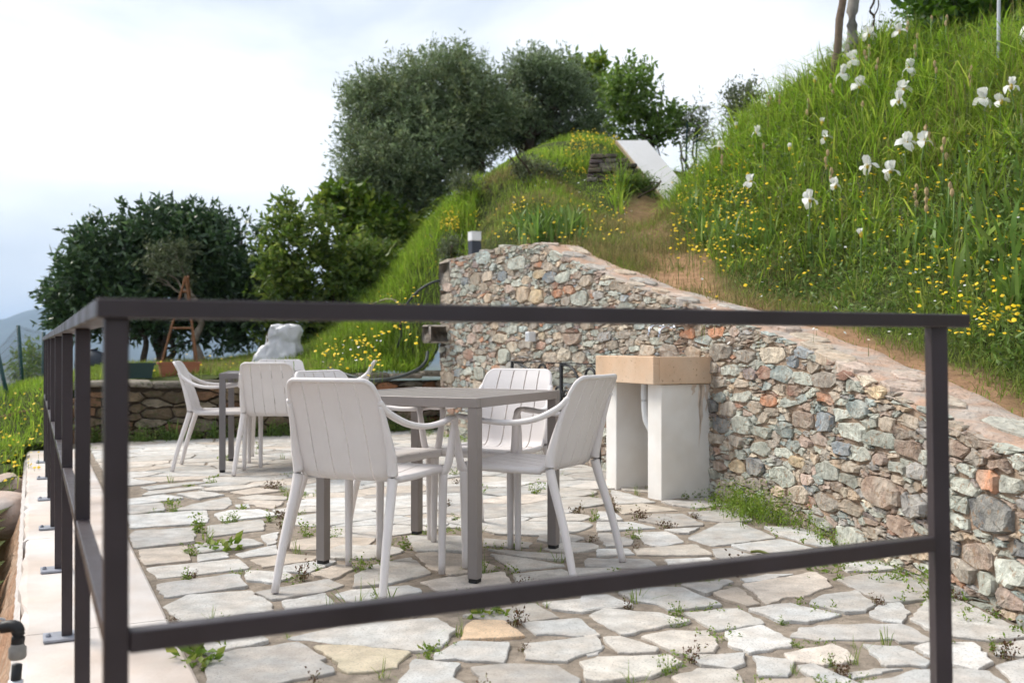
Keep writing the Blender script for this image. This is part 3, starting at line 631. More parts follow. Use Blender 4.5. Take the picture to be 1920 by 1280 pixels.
for i, c in [(i, c2) for i, c1 in cells.items() for c2 in splits(c1, i)]:
    pl = [(x/UA, y) for x, y in c]
    pl = clip(pl, (1, 0), UMAX-0.004)
    if len(pl) < 3: continue
    um = np.mean([x[0] for x in pl]); zm = np.mean([x[1] for x in pl]); lo_ = np.min(pl, axis=0); hi_ = np.max(pl, axis=0); hw_ = hi_-lo_
    if i in want_box: cu, cz, bu, bz2 = (lo_[0]+hi_[0])/2, (lo_[1]+hi_[1])/2, min(want_box[i][0], hw_[0]*0.93)/2, min(want_box[i][1], hw_[1]*0.93)/2
    else: cu, cz, bu, bz2 = (lo_[0]+hi_[0])/2, (lo_[1]+hi_[1])/2, hw_[0]*random.uniform(0.42, 0.49), hw_[1]*random.uniform(0.40, 0.48)
    for sx_, sy_, hh_ in ((0, 1, bz2), (0, -1, bz2), (1, 0, bu), (-1, 0, bu)):        # squared, roughly bedded blocks
        tl_ = random.gauss(0, 0.09 if sx_ == 0 else 0.16); nn_ = (sx_-sy_*tl_, sy_+sx_*tl_)
        pl = clip(pl, nn_, nn_[0]*(cu+sx_*hh_)+nn_[1]*(cz+sy_*hh_))
        if len(pl) < 3: break
    if len(pl) < 3: continue
    um = np.mean([x[0] for x in pl]); sl0 = (utop(um+0.05)-utop(um-0.05))/0.1; pl = clip(pl, (-sl0, 1.0), utop(um)-sl0*um-0.004)
    if len(pl) < 3: continue
    if area(pl) < 0: pl = pl[::-1]
    a0 = area(pl); pl = inset(pl, 0.0012+0.030*math.sqrt(max(a0, 0))*random.uniform(0.2, 0.6))
    if pl is None or area(pl) < 0.8e-4: continue
    pl = roughen(pl, 0.04, 0.0022 if a0 < 0.002 else 0.0045, 0.10 if random.random() < 0.7 else 0.2); a1 = area(pl)
    if a1 < 4e-5: continue
    if len(pl) > 18: pl = pl[::2]
    base = np.array(want_col.get(i, GR[random.choice(keys)])); base = (base*0.86+np.array((0.45, 0.375, 0.30))*0.14)*random.uniform(0.78, 1.2)
    u_ = np.mean([x[0] for x in pl]); Y0 = np.interp(u_, us, wl[:, 1])
    d = min(0.026, 0.006+0.13*math.sqrt(a1)*random.uniform(0.2, 1.0))
    info.append((a1/max(2.0, Y0)**2 if Y0 > 2.2 else 0, pl, base, d))
info.sort(key=lambda t: -t[0])
rest = MB(); restc = []
for k, (s_, pl, base, d) in enumerate(info):
    v, f = stone_mesh(pl, lambda u, z, dd: wpt(u, z, dd)-WL, d)
    if k < 300: link('stone', newmesh('stone', np.array(v), f, MT['stone'], False, np.array([base]*len(v))), wall)
    else: rest.add(v, f); restc += [base]*len(v)
tag(link('small_stones', newmesh('small_stones', np.array(rest.v), rest.f, MT['stone'], False, np.array(restc)), wall), kind='stuff')
print('wall stones', len(info))
# mortar body: face, top, end and back in one body
v = []; f = []; un = np.arange(0, UMAX+0.001, 0.035); nz = 46
for u in un:
    tz = utop(u)-0.012
    for k in range(nz+1):
        z = -0.1+(tz+0.1)*k/nz; e = np.array((u*7, z*7, 0.3)); v.append(wpt(u, z, -0.004+0.005*wob(e, 1.2)+0.004*wob(e, 4, 1))-WL)
for i in range(len(un)-1):
    for k in range(nz): a = i*(nz+1)+k; f.append((a, a+1, a+nz+2, a+nz+1)[::-1])
link('mortar', newmesh('mortar', np.array(v), [x[::-1] for x in f], MT['mortar'], True), wall)
THK = 0.40
v = []; f = []; m = 9
for u in un:                                             # the broad uneven cap
    for k in range(m+1):
        dd = 0.012-(THK)*k/m; e = np.array((u*5, dd*5, 0.7)); edge = 0.03*(k in (0, m))
        v.append(wpt(u+0.0, utop(u)-0.004-edge+0.010*wob(e, 1.5)+0.006*wob(e, 5, 1), dd)-WL)
    v.append(wpt(u, utop(u)-0.5, 0.012-THK)-WL)
for i in range(len(un)-1):
    for k in range(m+1): a = i*(m+2)+k; f.append((a, a+1, a+m+3, a+m+2))
link('wall_cap', newmesh('wall_cap', np.array(v), [x[::-1] for x in f], MT['cap'], True), wall)
# flat stones bedded in the cap
u = 0.3
while u < UMAX-0.2:
    L_ = random.uniform(0.14, 0.34); w_ = random.uniform(0.10, 0.22); d0 = random.uniform(-0.24, -0.03)
    if random.random() < 0.85:
        n = random.choice((6, 7, 8)); pl = []
        for k in range(n):
            a = 2*math.pi*k/n+random.uniform(-.2, .2); pl.append((u+L_/2*math.cos(a)*random.uniform(.85, 1.1), d0+w_/2*math.sin(a)*random.uniform(.85, 1.1)))
        pl = [(x, min(y, 0.02)) for x, y in pl]; up = random.uniform(0.006, 0.018)
        v = [wpt(x, utop(x)-0.04, y)-WL for x, y in pl]+[wpt(x, utop(x)+up*0.6, y)-WL for x, y in pl]+[wpt(u+(x-u)*.88, utop(u+(x-u)*.88)+up, d0+(y-d0)*.88)-WL for x, y in pl]
        f = []
        for i in range(n): j = (i+1) % n; f += [(i, j, n+j, n+i), (n+i, n+j, 2*n+j, 2*n+i)]
        f.append(tuple(range(2*n, 3*n)))
        c = (np.array(GR[random.choice(['pg', 'gy', 'be', 'pk', 'gy', 't'])])*0.6+np.array((0.46, 0.38, 0.31))*0.4)*random.uniform(0.9, 1.2)
        link('cap_stone', newmesh('cap_stone', np.array(v), f, MT['stone'], False, np.array([c]*len(v))), wall)
    u += L_*random.uniform(0.75, 1.15)
# the wall's far end: dressed quoins, a corbel and the end face
v = []; e0 = [wpt(UMAX-0.005, z, d) for z in (-0.05, 1.86) for d in (-0.0, -THK)]
bx2 = MB(); t_ = wpt(UMAX, 0, 0)-wpt(UMAX-0.1, 0, 0); t_ /= np.linalg.norm(t_); n_ = wpt(UMAX-.05, 0, 1)-wpt(UMAX-.05, 0, 0); ax = [t_, n_, np.array((0, 0, 1.0))]
bx2.box(wpt(UMAX-0.02, 0.90, -THK/2-0.006), (0.04, THK, 1.9), ax); bx2.build('wall_end', MT['mortar'], wall)
def quoin(px, py, w_, h_, col, out=0.0, depth=0.30, proud=0.02, name='quoin'):
    Yq = wpt(UMAX-0.1, 0)[1]; z = CAMH-(py-HOR)/FPX*Yq; h = h_/FPX*Yq; w = w_
    b = MB().box(wpt(UMAX-w/2+out, z, proud-depth/2), (w, depth, h), ax, 0.018); me = newmesh('quoin', np.array(b.v)-WL, b.f, MT['stone'], True, np.array([col]*len(b.v)))
    return link(name, me, wall)
q1 = quoin(840, 513, 0.34, 46, (0.47, 0.41, 0.355), 0.03)
quoin(836, 560, 0.24, 40, (0.45, 0.40, 0.345), 0.012, 0.36, 0.015)
q3 = quoin(811, 626, 0.24, 34, (0.36, 0.31, 0.27), 0.02, 0.50, 0.22, 'corbel'); tag(q3, label='squared stone corbel jutting from the end of the wall')
quoin(832, 665, 0.22, 44, (0.48, 0.36, 0.29), 0.012, 0.36, 0.015)
for z in np.arange(0.05, 1.85, 0.155):
    b = MB().box(wpt(UMAX+0.012, z+0.075, -THK*0.45+random.uniform(-.06, .06)), (0.05, random.uniform(0.2, 0.33), 0.135), ax, 0.015)
    link('end_stone', newmesh('end_stone', np.array(b.v)-WL, b.f, MT['stone'], True, np.array([np.array(GR[random.choice(keys)])]*len(b.v))), wall)

# ------------------------------------------------------------------ low dry stone wall at the back
lw0 = W2(10.66, 0.42); lw1 = W2(10.66, 4.60); lt = (lw1-lw0)/np.linalg.norm(lw1-lw0); ln = -A; LL = np.linalg.norm(lw1-lw0)
low = thing('low_dry_stone_wall', 'low brown dry stone wall closing the far end of the terrace', 'wall', (*((lw0+lw1)/2), 0)); LO = np.array(low.location)
def lpt(u, z, d): return np.array((lw0[0]+lt[0]*u+ln[0]*d, lw0[1]+lt[1]*u+ln[1]*d, z))
def ltop(u): return 0.57+0.04*u/LL*2.2+0.015*math.sin(u*5)
pts, rads = [], []
for r_, n_ in ((0.050, 400), (0.037, 800), (0.024, 1200)): darts(n_, r_, pts, rads, (0.0, 0.0), (LL*0.4, 0.66), 0.93, test=lambda c: c[1] < ltop(c[0]/0.4)-0.10)
nr = len(pts)
for u_ in np.arange(-0.2, LL+0.2, 0.07):
    pts.append(np.array((u_*0.4, ltop(u_)-0.055))); rads.append(0.03); pts.append(np.array((u_*0.4, -0.06))); rads.append(0.03)
for i, c in power_cells(pts, rads, range(nr), 0.3, 40).items():
    pl = [(x/0.4, y) for x, y in c]
    if area(pl) < 0: pl = pl[::-1]
    pl = inset(pl, random.uniform(0.004, 0.009))
    if pl is None or area(pl) < 4e-4: continue
    pl = roughen(pl, 0.06, 0.006, 0.1); 
    if len(pl) > 18: pl = pl[::2]
    v, f = stone_mesh(pl, lambda u, z, dd: lpt(u, z, dd)-LO, random.uniform(0.015, 0.055), 0.005)
    x = np.mean([k[0] for k in pl])/LL; red = x > 0.74
    c = np.array(random.choice([(0.22, 0.165, 0.105), (0.185, 0.14, 0.09), (0.26, 0.20, 0.13), (0.25, 0.145, 0.085), (0.30, 0.25, 0.18)] if not red else [(0.36, 0.17, 0.09), (0.33, 0.25, 0.18), (0.22, 0.20, 0.18), (0.36, 0.31, 0.24)]))
    link('stone', newmesh('stone', np.array(v), f, MT['drystone'], False, np.array([c*random.uniform(0.4, 0.85)]*len(v))), low)
u = 0.0
while u < LL-0.05:                                        # flat cap stones
    L_ = min(random.uniform(0.24, 0.50), LL-u); b = MB(); h = random.uniform(0.05, 0.075)
    b.box(lpt(u+L_/2, ltop(u+L_/2)-h/2+0.01, -0.13+random.uniform(-.02, .03)), (L_-0.012, 0.36, h), [np.array((*lt, 0)), np.array((*ln, 0)), np.array((0, 0, 1.0))], 0.016)
    vv = np.array(b.v); vv = vv+0.012*np.c_[wob(vv, 9), wob(vv, 9, 1), wob(vv, 9, 2)]
    c = np.array((0.24, 0.21, 0.17))*random.uniform(0.6, 1.1)
    link('cap_stone', newmesh('cap_stone', vv-LO, b.f, MT['drystone'], False, np.array([c]*len(vv))), low); u += L_
b = MB().box(lpt(LL/2, 0.25, -0.17), (LL, 0.33, 0.60), [np.array((*lt, 0)), np.array((*ln, 0)), np.array((0, 0, 1.0))]); b.build('earth_core', MT['darkgap'], low)
# ------------------------------------------------------------------ railing
RP, RQ = 1.475, 0.105; RT = 1.024
rc = W2(RP, RQ); rail = thing('railing', 'dark brown square tube metal railing along the terrace corner in the foreground', 'railing', (*rc, 0))
A3 = np.array((*A, 0)); B3 = np.array((*B, 0)); U3 = np.array((0, 0, 1.0))
def W3(p, q, z): w = W2(p, q); return np.array((w[0], w[1], z))
FQ = RQ+1.585                                       # right hand post
SIDE = 7.45
MB().box((W3(RP-0.004, (RQ-0.026+FQ+0.068)/2, RT-0.0135)), (FQ+0.068-RQ+0.026, 0.05, 0.027), [B3, A3, U3], 0.002).build('top_rail', MT['rail'], rail)
MB().box((W3(RP+0.0225+SIDE/2, RQ, RT-0.0135)), (0.052, SIDE, 0.0268), [B3, A3, U3], 0.002).build('top_rail', MT['rail'], rail)
MB().box((W3(RP, (RQ+FQ)/2, 0.551)), (FQ-RQ-0.034, 0.030, 0.030), [B3, A3, U3], 0.002).build('lower_rail', MT['rail'], rail)
MB().box((W3(RP+SIDE/2+0.016, RQ, 0.551)), (0.028, SIDE-0.03, 0.030), [B3, A3, U3], 0.002).build('lower_rail', MT['rail'], rail)
posts = [(RP, RQ)]+[(RP+0.99+1.07*k-0.0, RQ) for k in range(7)]
for k, (p_, q_) in enumerate(posts):
    MB().box(W3(p_, q_, 0.505), (0.032, 0.034, 0.984), [B3, A3, U3], 0.002).build('post', MT['rail'], rail)
    MB().box(W3(p_, q_-0.01, 0.019), (0.12, 0.10, 0.008), [B3, A3, U3], 0.001).build('base_plate', MT['steel'], rail)
    for s in (-1, 1):
        w = W3(p_, q_-0.01+0.045*s, 0.023); MB().lathe([(0.009, 0), (0.009, 0.006), (0.005, 0.011)], 6, w).build('bolt', MT['steel'], rail)
w = W3(RP, FQ, 0)
lean = np.array((0.0, 0.0, 0)); b = MB(); bb = [W3(RP-0.002, FQ+0.018, -0.015), W3(RP, FQ, RT-0.027)]
b.tube(bb, 0.0235, 4, None, (1, 1, 0))
pm = b.build('post', MT['rail'], rail)

# ------------------------------------------------------------------ tables
def make_table(name, label, loc, rz, m):
    t = thing(name, label, 'table', loc, rz); S = 0.405; H = 0.745
    for sx in (-1, 1):
        for sy in (-1, 1):
            lg = MB().box((sx*(S-0.0235), sy*(S-0.0235), (H-0.04)/2+0.008), (0.045, 0.045, H-0.056), None, 0.002).build('leg', m, t, rel=False)
            link('foot', MB().box((sx*(S-0.0235), sy*(S-0.0235), 0.008), (0.040, 0.040, 0.016), None, 0.002).mesh('foot', MT['black']), lg)
    for s in (-1, 1):
        MB().box((0, s*(S-0.014), H-0.020), (2*S, 0.028, 0.040), None, 0.002).build('apron', m, t, rel=False)
        MB().box((s*(S-0.014), 0, H-0.020), (0.028, 2*S-0.057, 0.0396), None, 0.002).build('apron', m, t, rel=False)
    n = 9; w_ = (2*S-0.060)/n
    for k in range(n):
        MB().box((-S+0.030+w_*(k+0.5), 0, H-0.010), (w_-0.005, 2*S-0.060, 0.014), None, 0.002).build('slat', m, t, rel=False)
    MB().box((0, 0, H-0.029), (2*S-0.062, 0.03, 0.018)).build('crossbar', m, t, rel=False)
    return t
make_table('dining_table', 'taupe slatted square table among the four front chairs', (-0.317, 4.54, 0.002), R(-27), MT['table'])
make_table('dining_table', 'dark grey slatted square table by the low wall at the back', (-1.887, 7.964, 0.002), R(11), MT['table_dark'])

# ------------------------------------------------------------------ armchairs
def make_chair():
    t = thing('armchair', 'x', 'chair'); m = MT['chair']
    prof = spline([(0.242, 0.418), (0.236, 0.447), (0.15, 0.447), (0.0, 0.437), (-0.13, 0.430), (-0.192, 0.450), (-0.222, 0.515), (-0.262, 0.645), (-0.300, 0.750), (-0.318, 0.79), (-0.335, 0.824)], 5)
    prof = np.array(prof); arc = np.r_[0, np.cumsum(np.linalg.norm(np.diff(prof, axis=0), axis=1))]
    ib = int(np.argmin(np.abs(prof[:, 0]+0.135)+10*(prof[:, 1] > 0.6)))      # where seat turns to back
    ztop = prof[-1, 1]; RC = 0.045
    half0 = lambda i: np.interp(prof[i, 1] if i > ib else 0.44, [0.43, 0.46, 0.56, 0.75, 0.83], [0.203, 0.204, 0.206, 0.197, 0.191]) if i > ib else np.interp(prof[i, 0], [-0.14, 0.24], [0.205, 0.222])
    def half(i):
        z = prof[i, 1]; h = half0(i)
        return h-(RC-math.sqrt(max(0, RC**2-(z-(ztop-RC))**2))) if (i > ib and z > ztop-RC) else h
    def slat(k, i0, i1, name):
        v = []; f = []; th = 0.010; nx = 3
        for i in range(i0, i1+1):
            y, z = prof[i]; tt = prof[min(i+1, len(prof)-1)]-prof[max(i-1, 0)]; tt /= np.linalg.norm(tt); nn = np.array((tt[1], -tt[0]))  # towards the sitter
            if nn@np.array((1, 0.4)) < 0: nn = -nn
            hw = half0(i); hz_ = half(i); g = 0.0033
            drop = 0.0
            for side in (0, 1):
                for j in range(nx):
                    x0 = -hw+2*hw*k/5+(g if k > 0 else 0); x1 = -hw+2*hw*(k+1)/5-(g if k < 4 else 0)
                    x0 = min(max(x0, -hz_), hz_); x1 = min(max(x1, -hz_), hz_); x = x0+(x1-x0)*j/(nx-1); bow = (x/0.22)**2*(0.030 if i > ib+2 else 0.006*(1 if i > ib-2 else 0.6))
                    zz = z; yy = y
                    v.append((x, yy+bow+(nn[0]*th/2)*(1 if side else -1), zz+nn[1]*th/2*(1 if side else -1)))
        row = 2*nx
        for i in range(i1-i0):
            a = i*row; b2 = a+row
            for j in range(nx-1):
                f.append((a+j, a+j+1, b2+j+1, b2+j)); f.append((a+nx+j+1, a+nx+j, b2+nx+j, b2+nx+j+1))
            f.append((a, b2, b2+nx, a+nx)); f.append((a+nx-1, a+2*nx-1, b2+2*nx-1, b2+nx-1))
        e = (i1-i0)*row
        f.append(tuple([0, nx, nx+1, 1])); f.append((1, nx+1, nx+2, 2)); f.append((e, e+1, e+nx+1, e+nx)); f.append((e+1, e+2, e+nx+2, e+nx+1))
        o = link(name, newmesh(name, np.array(v), f, m, False), t); me = o.data
        me.polygons.foreach_set('use_smooth', np.ones(len(me.polygons), bool)); me.set_sharp_from_angle(angle=R(40))
    for k in range(5):
        slat(k, 0, ib, 'seat_slat'); slat(k, ib, len(prof)-1, 'back_slat')
    # rim round the back, rolled over at the top
    rim = []
    for i in range(ib+1, len(prof)-1, 2): rim.append((half(i), prof[i, 0]+0.030*(half(i)/0.22)**2*(1 if i > ib+2 else 0.3), prof[i, 1]))
    top = len(prof)-1; hw = half(top)
    h1 = half0(top); yp = lambda z: np.interp(z, prof[ib:, 1], prof[ib:, 0]); bw = lambda x: 0.030*(x/0.22)**2
    rim = [q for q in rim if q[2] < ztop-RC-0.01]
    arcp = [(h1-RC+RC*math.cos(a), yp(ztop-RC+RC*math.sin(a))+bw(h1-RC+RC*math.cos(a)), ztop-RC+RC*math.sin(a)) for a in (0.0, 0.4, 0.8, 1.2, 1.5)]
    right = rim+arcp; mid = [(x, prof[top, 0]+bw(x), prof[top, 1]) for x in (0.10, 0.0, -0.10)]
    path = right+mid+[(-x, y, z) for x, y, z in right[::-1]]
    path = [(x, y-0.004, z) for x, y, z in path]
    MB().tube(spline(path, 2), 0.0095, 8).build('back_rim', m, t, True, rel=False)
    sf = [(0.20, -0.15, 0.437), (0.212, -0.02, 0.436), (0.219, 0.12, 0.438), (0.220, 0.20, 0.437), (0.205, 0.232, 0.433), (0.1, 0.236, 0.432), (0, 0.237, 0.431)]
    sf = sf+[(-x, y, z) for x, y, z in sf[::-1][1:]]
    MB().tube(spline(sf, 3), 0.0155, 8).build('seat_frame', m, t, True, rel=False)
    for s in (-1, 1):
        rl = spline([(s*0.236, -0.325, 0.0), (s*0.226, -0.275, 0.20), (s*0.214, -0.212, 0.40), (s*0.212, -0.200, 0.47), (s*0.212, -0.220, 0.56), (s*0.205, -0.250, 0.66), (s*0.200, -0.276, 0.73)], 5)
        n = len(rl); MB().tube(rl, [np.interp(i/(n-1), [0, 0.42, 0.58, 0.8, 1], [0.0155, 0.021, 0.021, 0.014, 0.010]) for i in range(n)], 10).build('leg', m, t, True, rel=False)
        fl = spline([(s*0.225, 0.205, 0.0), (s*0.226, 0.208, 0.22), (s*0.228, 0.212, 0.43)], 4); n = len(fl)
        MB().tube(fl, [np.interp(i/(n-1), [0, 1], [0.0145, 0.019]) for i in range(n)], 10).build('leg', m, t, True, rel=False)
        ar = spline([(s*0.200, -0.282, 0.745), (s*0.214, -0.238, 0.700), (s*0.252, -0.155, 0.655), (s*0.276, -0.05, 0.638), (s*0.279, 0.08, 0.641), (s*0.276, 0.185, 0.655), (s*0.273, 0.222, 0.650),
                     (s*0.268, 0.232, 0.622), (s*0.260, 0.224, 0.54), (s*0.250, 0.216, 0.462), (s*0.236, 0.211, 0.432), (s*0.222, 0.205, 0.428)], 5); n = len(ar)
        MB().tube(ar, [np.interp(i/(n-1), [0, 0.12, 0.35, 0.6, 1], [0.012, 0.018, 0.019, 0.0165, 0.019]) for i in range(n)], 10, [np.interp(i/(n-1), [0, 0.1, 0.3, 0.55, 0.7, 1], [1, 0.8, 0.62, 0.62, 0.9, 1]) for i in range(n)]).build('armrest', m, t, True, rel=False)
    return t
ch0 = make_chair()
def yaw(fx, fy): return math.atan2(-fx, fy)
CH = [((-0.579, 4.064), (0.37, 0.929), 'pale resin armchair nearest the camera, back turned, left of the front table'),
      ((0.091, 4.366), (-0.862, 0.507), 'pale resin armchair at the right of the front table, seen from behind'),
      ((-0.109, 4.99), (-0.47, -0.88), 'pale resin armchair beyond the front table, facing the camera, before the stone wall'),
      ((-0.669, 4.753), (0.883, -0.469), 'pale resin armchair half hidden behind the nearest chair, facing right to the front table'),
      ((-2.301, 7.834), (0.984, 0.178), 'leftmost pale armchair at the back table, seen in profile below the terracotta planter'),
      ((-1.771, 7.583), (0.104, 0.995), 'pale armchair on the near side of the back table, back turned to the camera'),
      ((-1.955, 8.33), (0.19, -0.98), 'pale armchair on the far side of the back table, only its backrest top showing'),
      ((-1.455, 8.14), (-0.98, -0.12), 'pale armchair at the right end of the back table, mostly hidden, facing left')]
for k, (c, fdir, lab) in enumerate(CH):
    o = ch0 if k == 0 else copy_tree(ch0)
    o.location = (c[0], c[1], 0.003); o.rotation_euler = (0, 0, yaw(*fdir)); o['label'] = lab; o['group'] = 'matching pale resin armchairs'

# ------------------------------------------------------------------ outdoor sink
sc0 = np.array((0.872, 6.13)); Lb = 0.70; Db = 0.46
sink = thing('stone_sink', 'sand coloured block sink on two white plastered piers against the wall', 'sink', (*(sc0+A*0.35+B*0.2), 0))
def S3(a, b, z): w = sc0+A*a+B*b; return np.array((w[0], w[1], z))
zb, zt = 0.717, 0.89; AX = [A3, B3, U3]
bs_ = MB()                                             # basin as walls round a hollow
bs_.box(S3(Lb/2, 0.022, (zb+zt)/2), (Lb, 0.044, zt-zb), AX, 0.004); bs_.build('basin_front', MT['basin'], sink)
MB().box(S3(0.022, 0.044+(Db-0.044)/2, (zb+zt)/2), (0.044, Db-0.045, zt-zb-0.0012), AX, 0.004).build('basin_end', MT['basin'], sink)
MB().box(S3(Lb-0.022, 0.044+(Db-0.044)/2, (zb+zt)/2), (0.044, Db-0.045, zt-zb-0.0012), AX, 0.004).build('basin_end', MT['basin'], sink)
MB().box(S3(Lb/2, 0.25, zb+0.022), (Lb-0.09, Db-0.05, 0.040), AX).build('basin_floor', MT['basin'], sink)
p1 = MB().box(S3(0.108, 0.29, zb/2-0.012), (0.155, 0.42, zb+0.02), AX, 0.004).build('pier', MT['white'], sink)
p2 = MB().box(S3(0.628, 0.29, zb/2-0.012), (0.132, 0.42, zb+0.02), AX, 0.004).build('pier', MT['white'], sink)
v = []; f = []                                         # brown run-off streaks down the near pier
for (x0, w0, ln_) in ((0.392, 0.050, 0.30), (0.335, 0.040, 0.07), (0.386, 0.016, 0.40), (0.440, 0.030, 0.18)):
    k0 = len(v); n = 9
    for i in range(n+1):
        t = i/n; ww = w0*(1-t)**0.7*random.uniform(0.75, 1.2)+0.0015; xc = x0+0.006*math.sin(i*1.3)-0.008*t
        for s in (-1, 1): v.append(S3(0.0305-0.0022, xc-0.01+s*ww/2, zb-0.004-ln_*t))
    for i in range(n): a = k0+2*i; f.append((a, a+1, a+3, a+2))
link('rust_streak', newmesh('rust_streak', np.array(v)-np.array(p1.matrix_world.translation)-np.array(sink.location), f, MT['stain']), p1)
b = MB(); pth = [S3(0.275, 0.115, zb-0.0), S3(0.275, 0.115, 0.60), S3(0.262, 0.12, 0.48), S3(0.225, 0.14, 0.40)]
pp = spline(pth, 14); b.tube(pp, [0.024 if i % 2 else 0.019 for i in range(len(pp))], 10); b.build('drain_hose', MT['pvc'], sink, True)
# taps on the wall above the sink
def tap(px, py, label, sp=1.0):
    u_, z_, Y_ = ray_wall(px, py); c = wpt(u_, z_, 0.0); n = wpt(u_, z_, 1.0)-c; o = thing('wall_tap', label, 'tap', c)
    b = MB(); b.tube([c-n*0.03, c+n*0.05], 0.011, 10); b.tube(spline([c+n*0.045, c+n*0.085+U3*0.004, c+n*0.12-U3*0.02, c+n*0.125-U3*0.065], 5), 0.010, 10); b.tube([c+n*0.006, c+n*0.014], 0.022, 12); b.build('spout', MT['chrome'], o, True)
    b = MB(); b.tube([c+n*0.05, c+n*0.05+U3*0.045], 0.007, 8); tdir = np.cross(n, U3); b.tube([c+n*0.05+U3*0.05-tdir*0.035, c+n*0.05+U3*0.05+tdir*0.035], 0.006, 8); b.build('handle', MT['chrome'], o, True)
tap(1246, 612, 'chrome tap with bent spout on the wall above the sink'); tap(1266, 615, 'short chrome tap right of the spouted tap above the sink')
# small white sensor box
u_, z_, Y_ = ray_wall(1002, 631); c = wpt(u_, z_, 0.03); n = wpt(u_, z_, 1.0)-wpt(u_, z_, 0); tdir = np.cross(n, U3)
sb = thing('wall_sensor', 'small white plastic sensor box fixed to the stone wall', 'sensor', c); AXW = [tdir, n, U3]
MB().box(c+n*0.008, (0.075, 0.075, 0.088), AXW, 0.006).build('housing', MT['pvc'], sb)
MB().box(c+n*0.0465, (0.040, 0.004, 0.055), AXW).build('window', MT['galv'], sb)
# wrought iron scroll console
u0, z0, _ = ray_wall(972, 683); u1, z1, _ = ray_wall(1150, 681); zi = 0.815
ir = thing('iron_console', 'black wrought iron console with scrolls against the wall beside the sink', 'console', wpt((u0+u1)/2, 0.0, 0.09)); T3 = wpt(u1, 0, .09)-wpt(u0, 0, .09); LN = np.linalg.norm(T3); T3 /= LN
I0 = wpt(u0, 0, 0.09)
def I3(s, z): return I0+T3*s+U3*z
MB().box(I3(LN/2, zi), (LN+0.05, 0.030, 0.007), [T3, np.cross(U3, T3), U3]).build('top_bar', MT['iron'], ir)
for s in (0.06, LN-0.06, LN*0.60):
    MB().box(I3(s, zi/2), (0.030, 0.022, zi-0.008), [T3, np.cross(U3, T3), U3], 0.002).build('upright', MT['iron'], ir)
def scroll(c0, c1, r0, turns, sgn, start):
    pts = []; n = 34
    for i in range(n):
        t = i/(n-1); a = start+sgn*turns*2*math.pi*t; r = r0*(1-0.86*t); pts.append(I3(c0+r*math.cos(a), c1+r*math.sin(a)))
    return pts
for s0, zc, r0, tn, sg, st in ((LN*0.40, zi-0.10, 0.095, 1.6, -1, math.pi), (LN*0.57, zi-0.26, 0.075, 1.5, 1, 0.0), (LN*0.66, zi-0.28, 0.07, 1.5, -1, math.pi), (LN*0.88, zi-0.12, 0.10, 1.5, 1, 0.0), (LN*0.35, zi-0.42, 0.11, 1.4, 1, 0.5)):
    MB().tube(scroll(s0, zc, r0, tn, sg, st), 0.0115, 6).build('scroll', MT['iron'], ir, True)
for pts in ([(0.12, zi-0.01), (0.22, zi-0.02), (LN*0.27, zi-0.09), (LN*0.31, zi-0.19)], [(LN*0.60, zi-0.01), (LN*0.70, zi-0.03), (LN*0.77, zi-0.12), (LN*0.79, zi-0.24)], [(LN*0.31, zi-0.19), (LN*0.40, zi-0.34), (LN*0.52, zi-0.45), (LN*0.6, zi-0.48)]):
    MB().tube([I3(*x) for x in spline([np.array((a, b_)) for a, b_ in pts], 5)], 0.0115, 6).build('curved_bar', MT['iron'], ir, True)

# ------------------------------------------------------------------ bollard lamp, slab and ruin
bp = wpt(UMAX-0.42, 0, -0.22); bz_ = utop(UMAX-0.42)
bol = thing('bollard_lamp', 'square charcoal bollard lamp with white top on the wall end', 'lamp', (bp[0], bp[1], bz_-0.02))
MB().box((bp[0], bp[1], bz_+0.085), (0.108, 0.108, 0.20), AX, 0.004).build('post', MT['charcoal'], bol)
MB().box((bp[0], bp[1], bz_+0.232), (0.112, 0.112, 0.092), AX, 0.006).build('diffuser', MT['diffuser'], bol)
MB().box((bp[0], bp[1], bz_+0.282), (0.114, 0.114, 0.006), AX, 0.002).build('cap', MT['diffuser'], bol)
# ruin of dark stones and the slab leaning on it
t0 = PX(1155, 263, 13.9); t1 = PX(1213, 263, 13.9); b0 = PX(1247, 376, 13.0); b1 = PX(1288, 352, 13.35)
sl = thing('leaning_slab', 'large pale rectangular slab leaning on a ruined wall uphill', 'slab', ((b0+b1)/2))
w_ = t1-t0; nrm = np.cross(b0-t0, w_); nrm /= np.linalg.norm(nrm)
b1 = b0+w_*1.0+(b1-b0-w_)*0.55
if nrm[1] > 0: nrm = -nrm
cs = [t0, t1, b1, b0]; v = cs+[x-nrm*0.05 for x in cs]
MB().add(v, [(0, 3, 2, 1), (0, 1, 5, 4), (1, 2, 6, 5), (2, 3, 7, 6), (3, 0, 4, 7), (4, 5, 6, 7)]).build('panel', MT['slab'], sl)
e = 0.012; d_ = (b0-t0)/np.linalg.norm(b0-t0)
MB().add([t0+nrm*.003-w_*0.02, t0+nrm*.003+w_*0.03, b0+nrm*.003+w_*0.03, b0+nrm*.003-w_*0.02, t0-nrm*.053-w_*0.02, t0-nrm*.053+w_*0.03, b0-nrm*.053+w_*0.03, b0-nrm*.053-w_*0.02],
    [(0, 3, 2, 1), (0, 1, 5, 4), (1, 2, 6, 5), (2, 3, 7, 6), (3, 0, 4, 7), (4, 5, 6, 7)]).build('raw_edge', MT['slab_edge'], sl)
ruin = thing('ruined_wall', 'dark crumbling stack of flat stones overgrown with yellow flowers', 'ruin', PX(1145, 345, 12.85)); RU = np.array(ruin.location)
zr0 = RU[2]-0.1
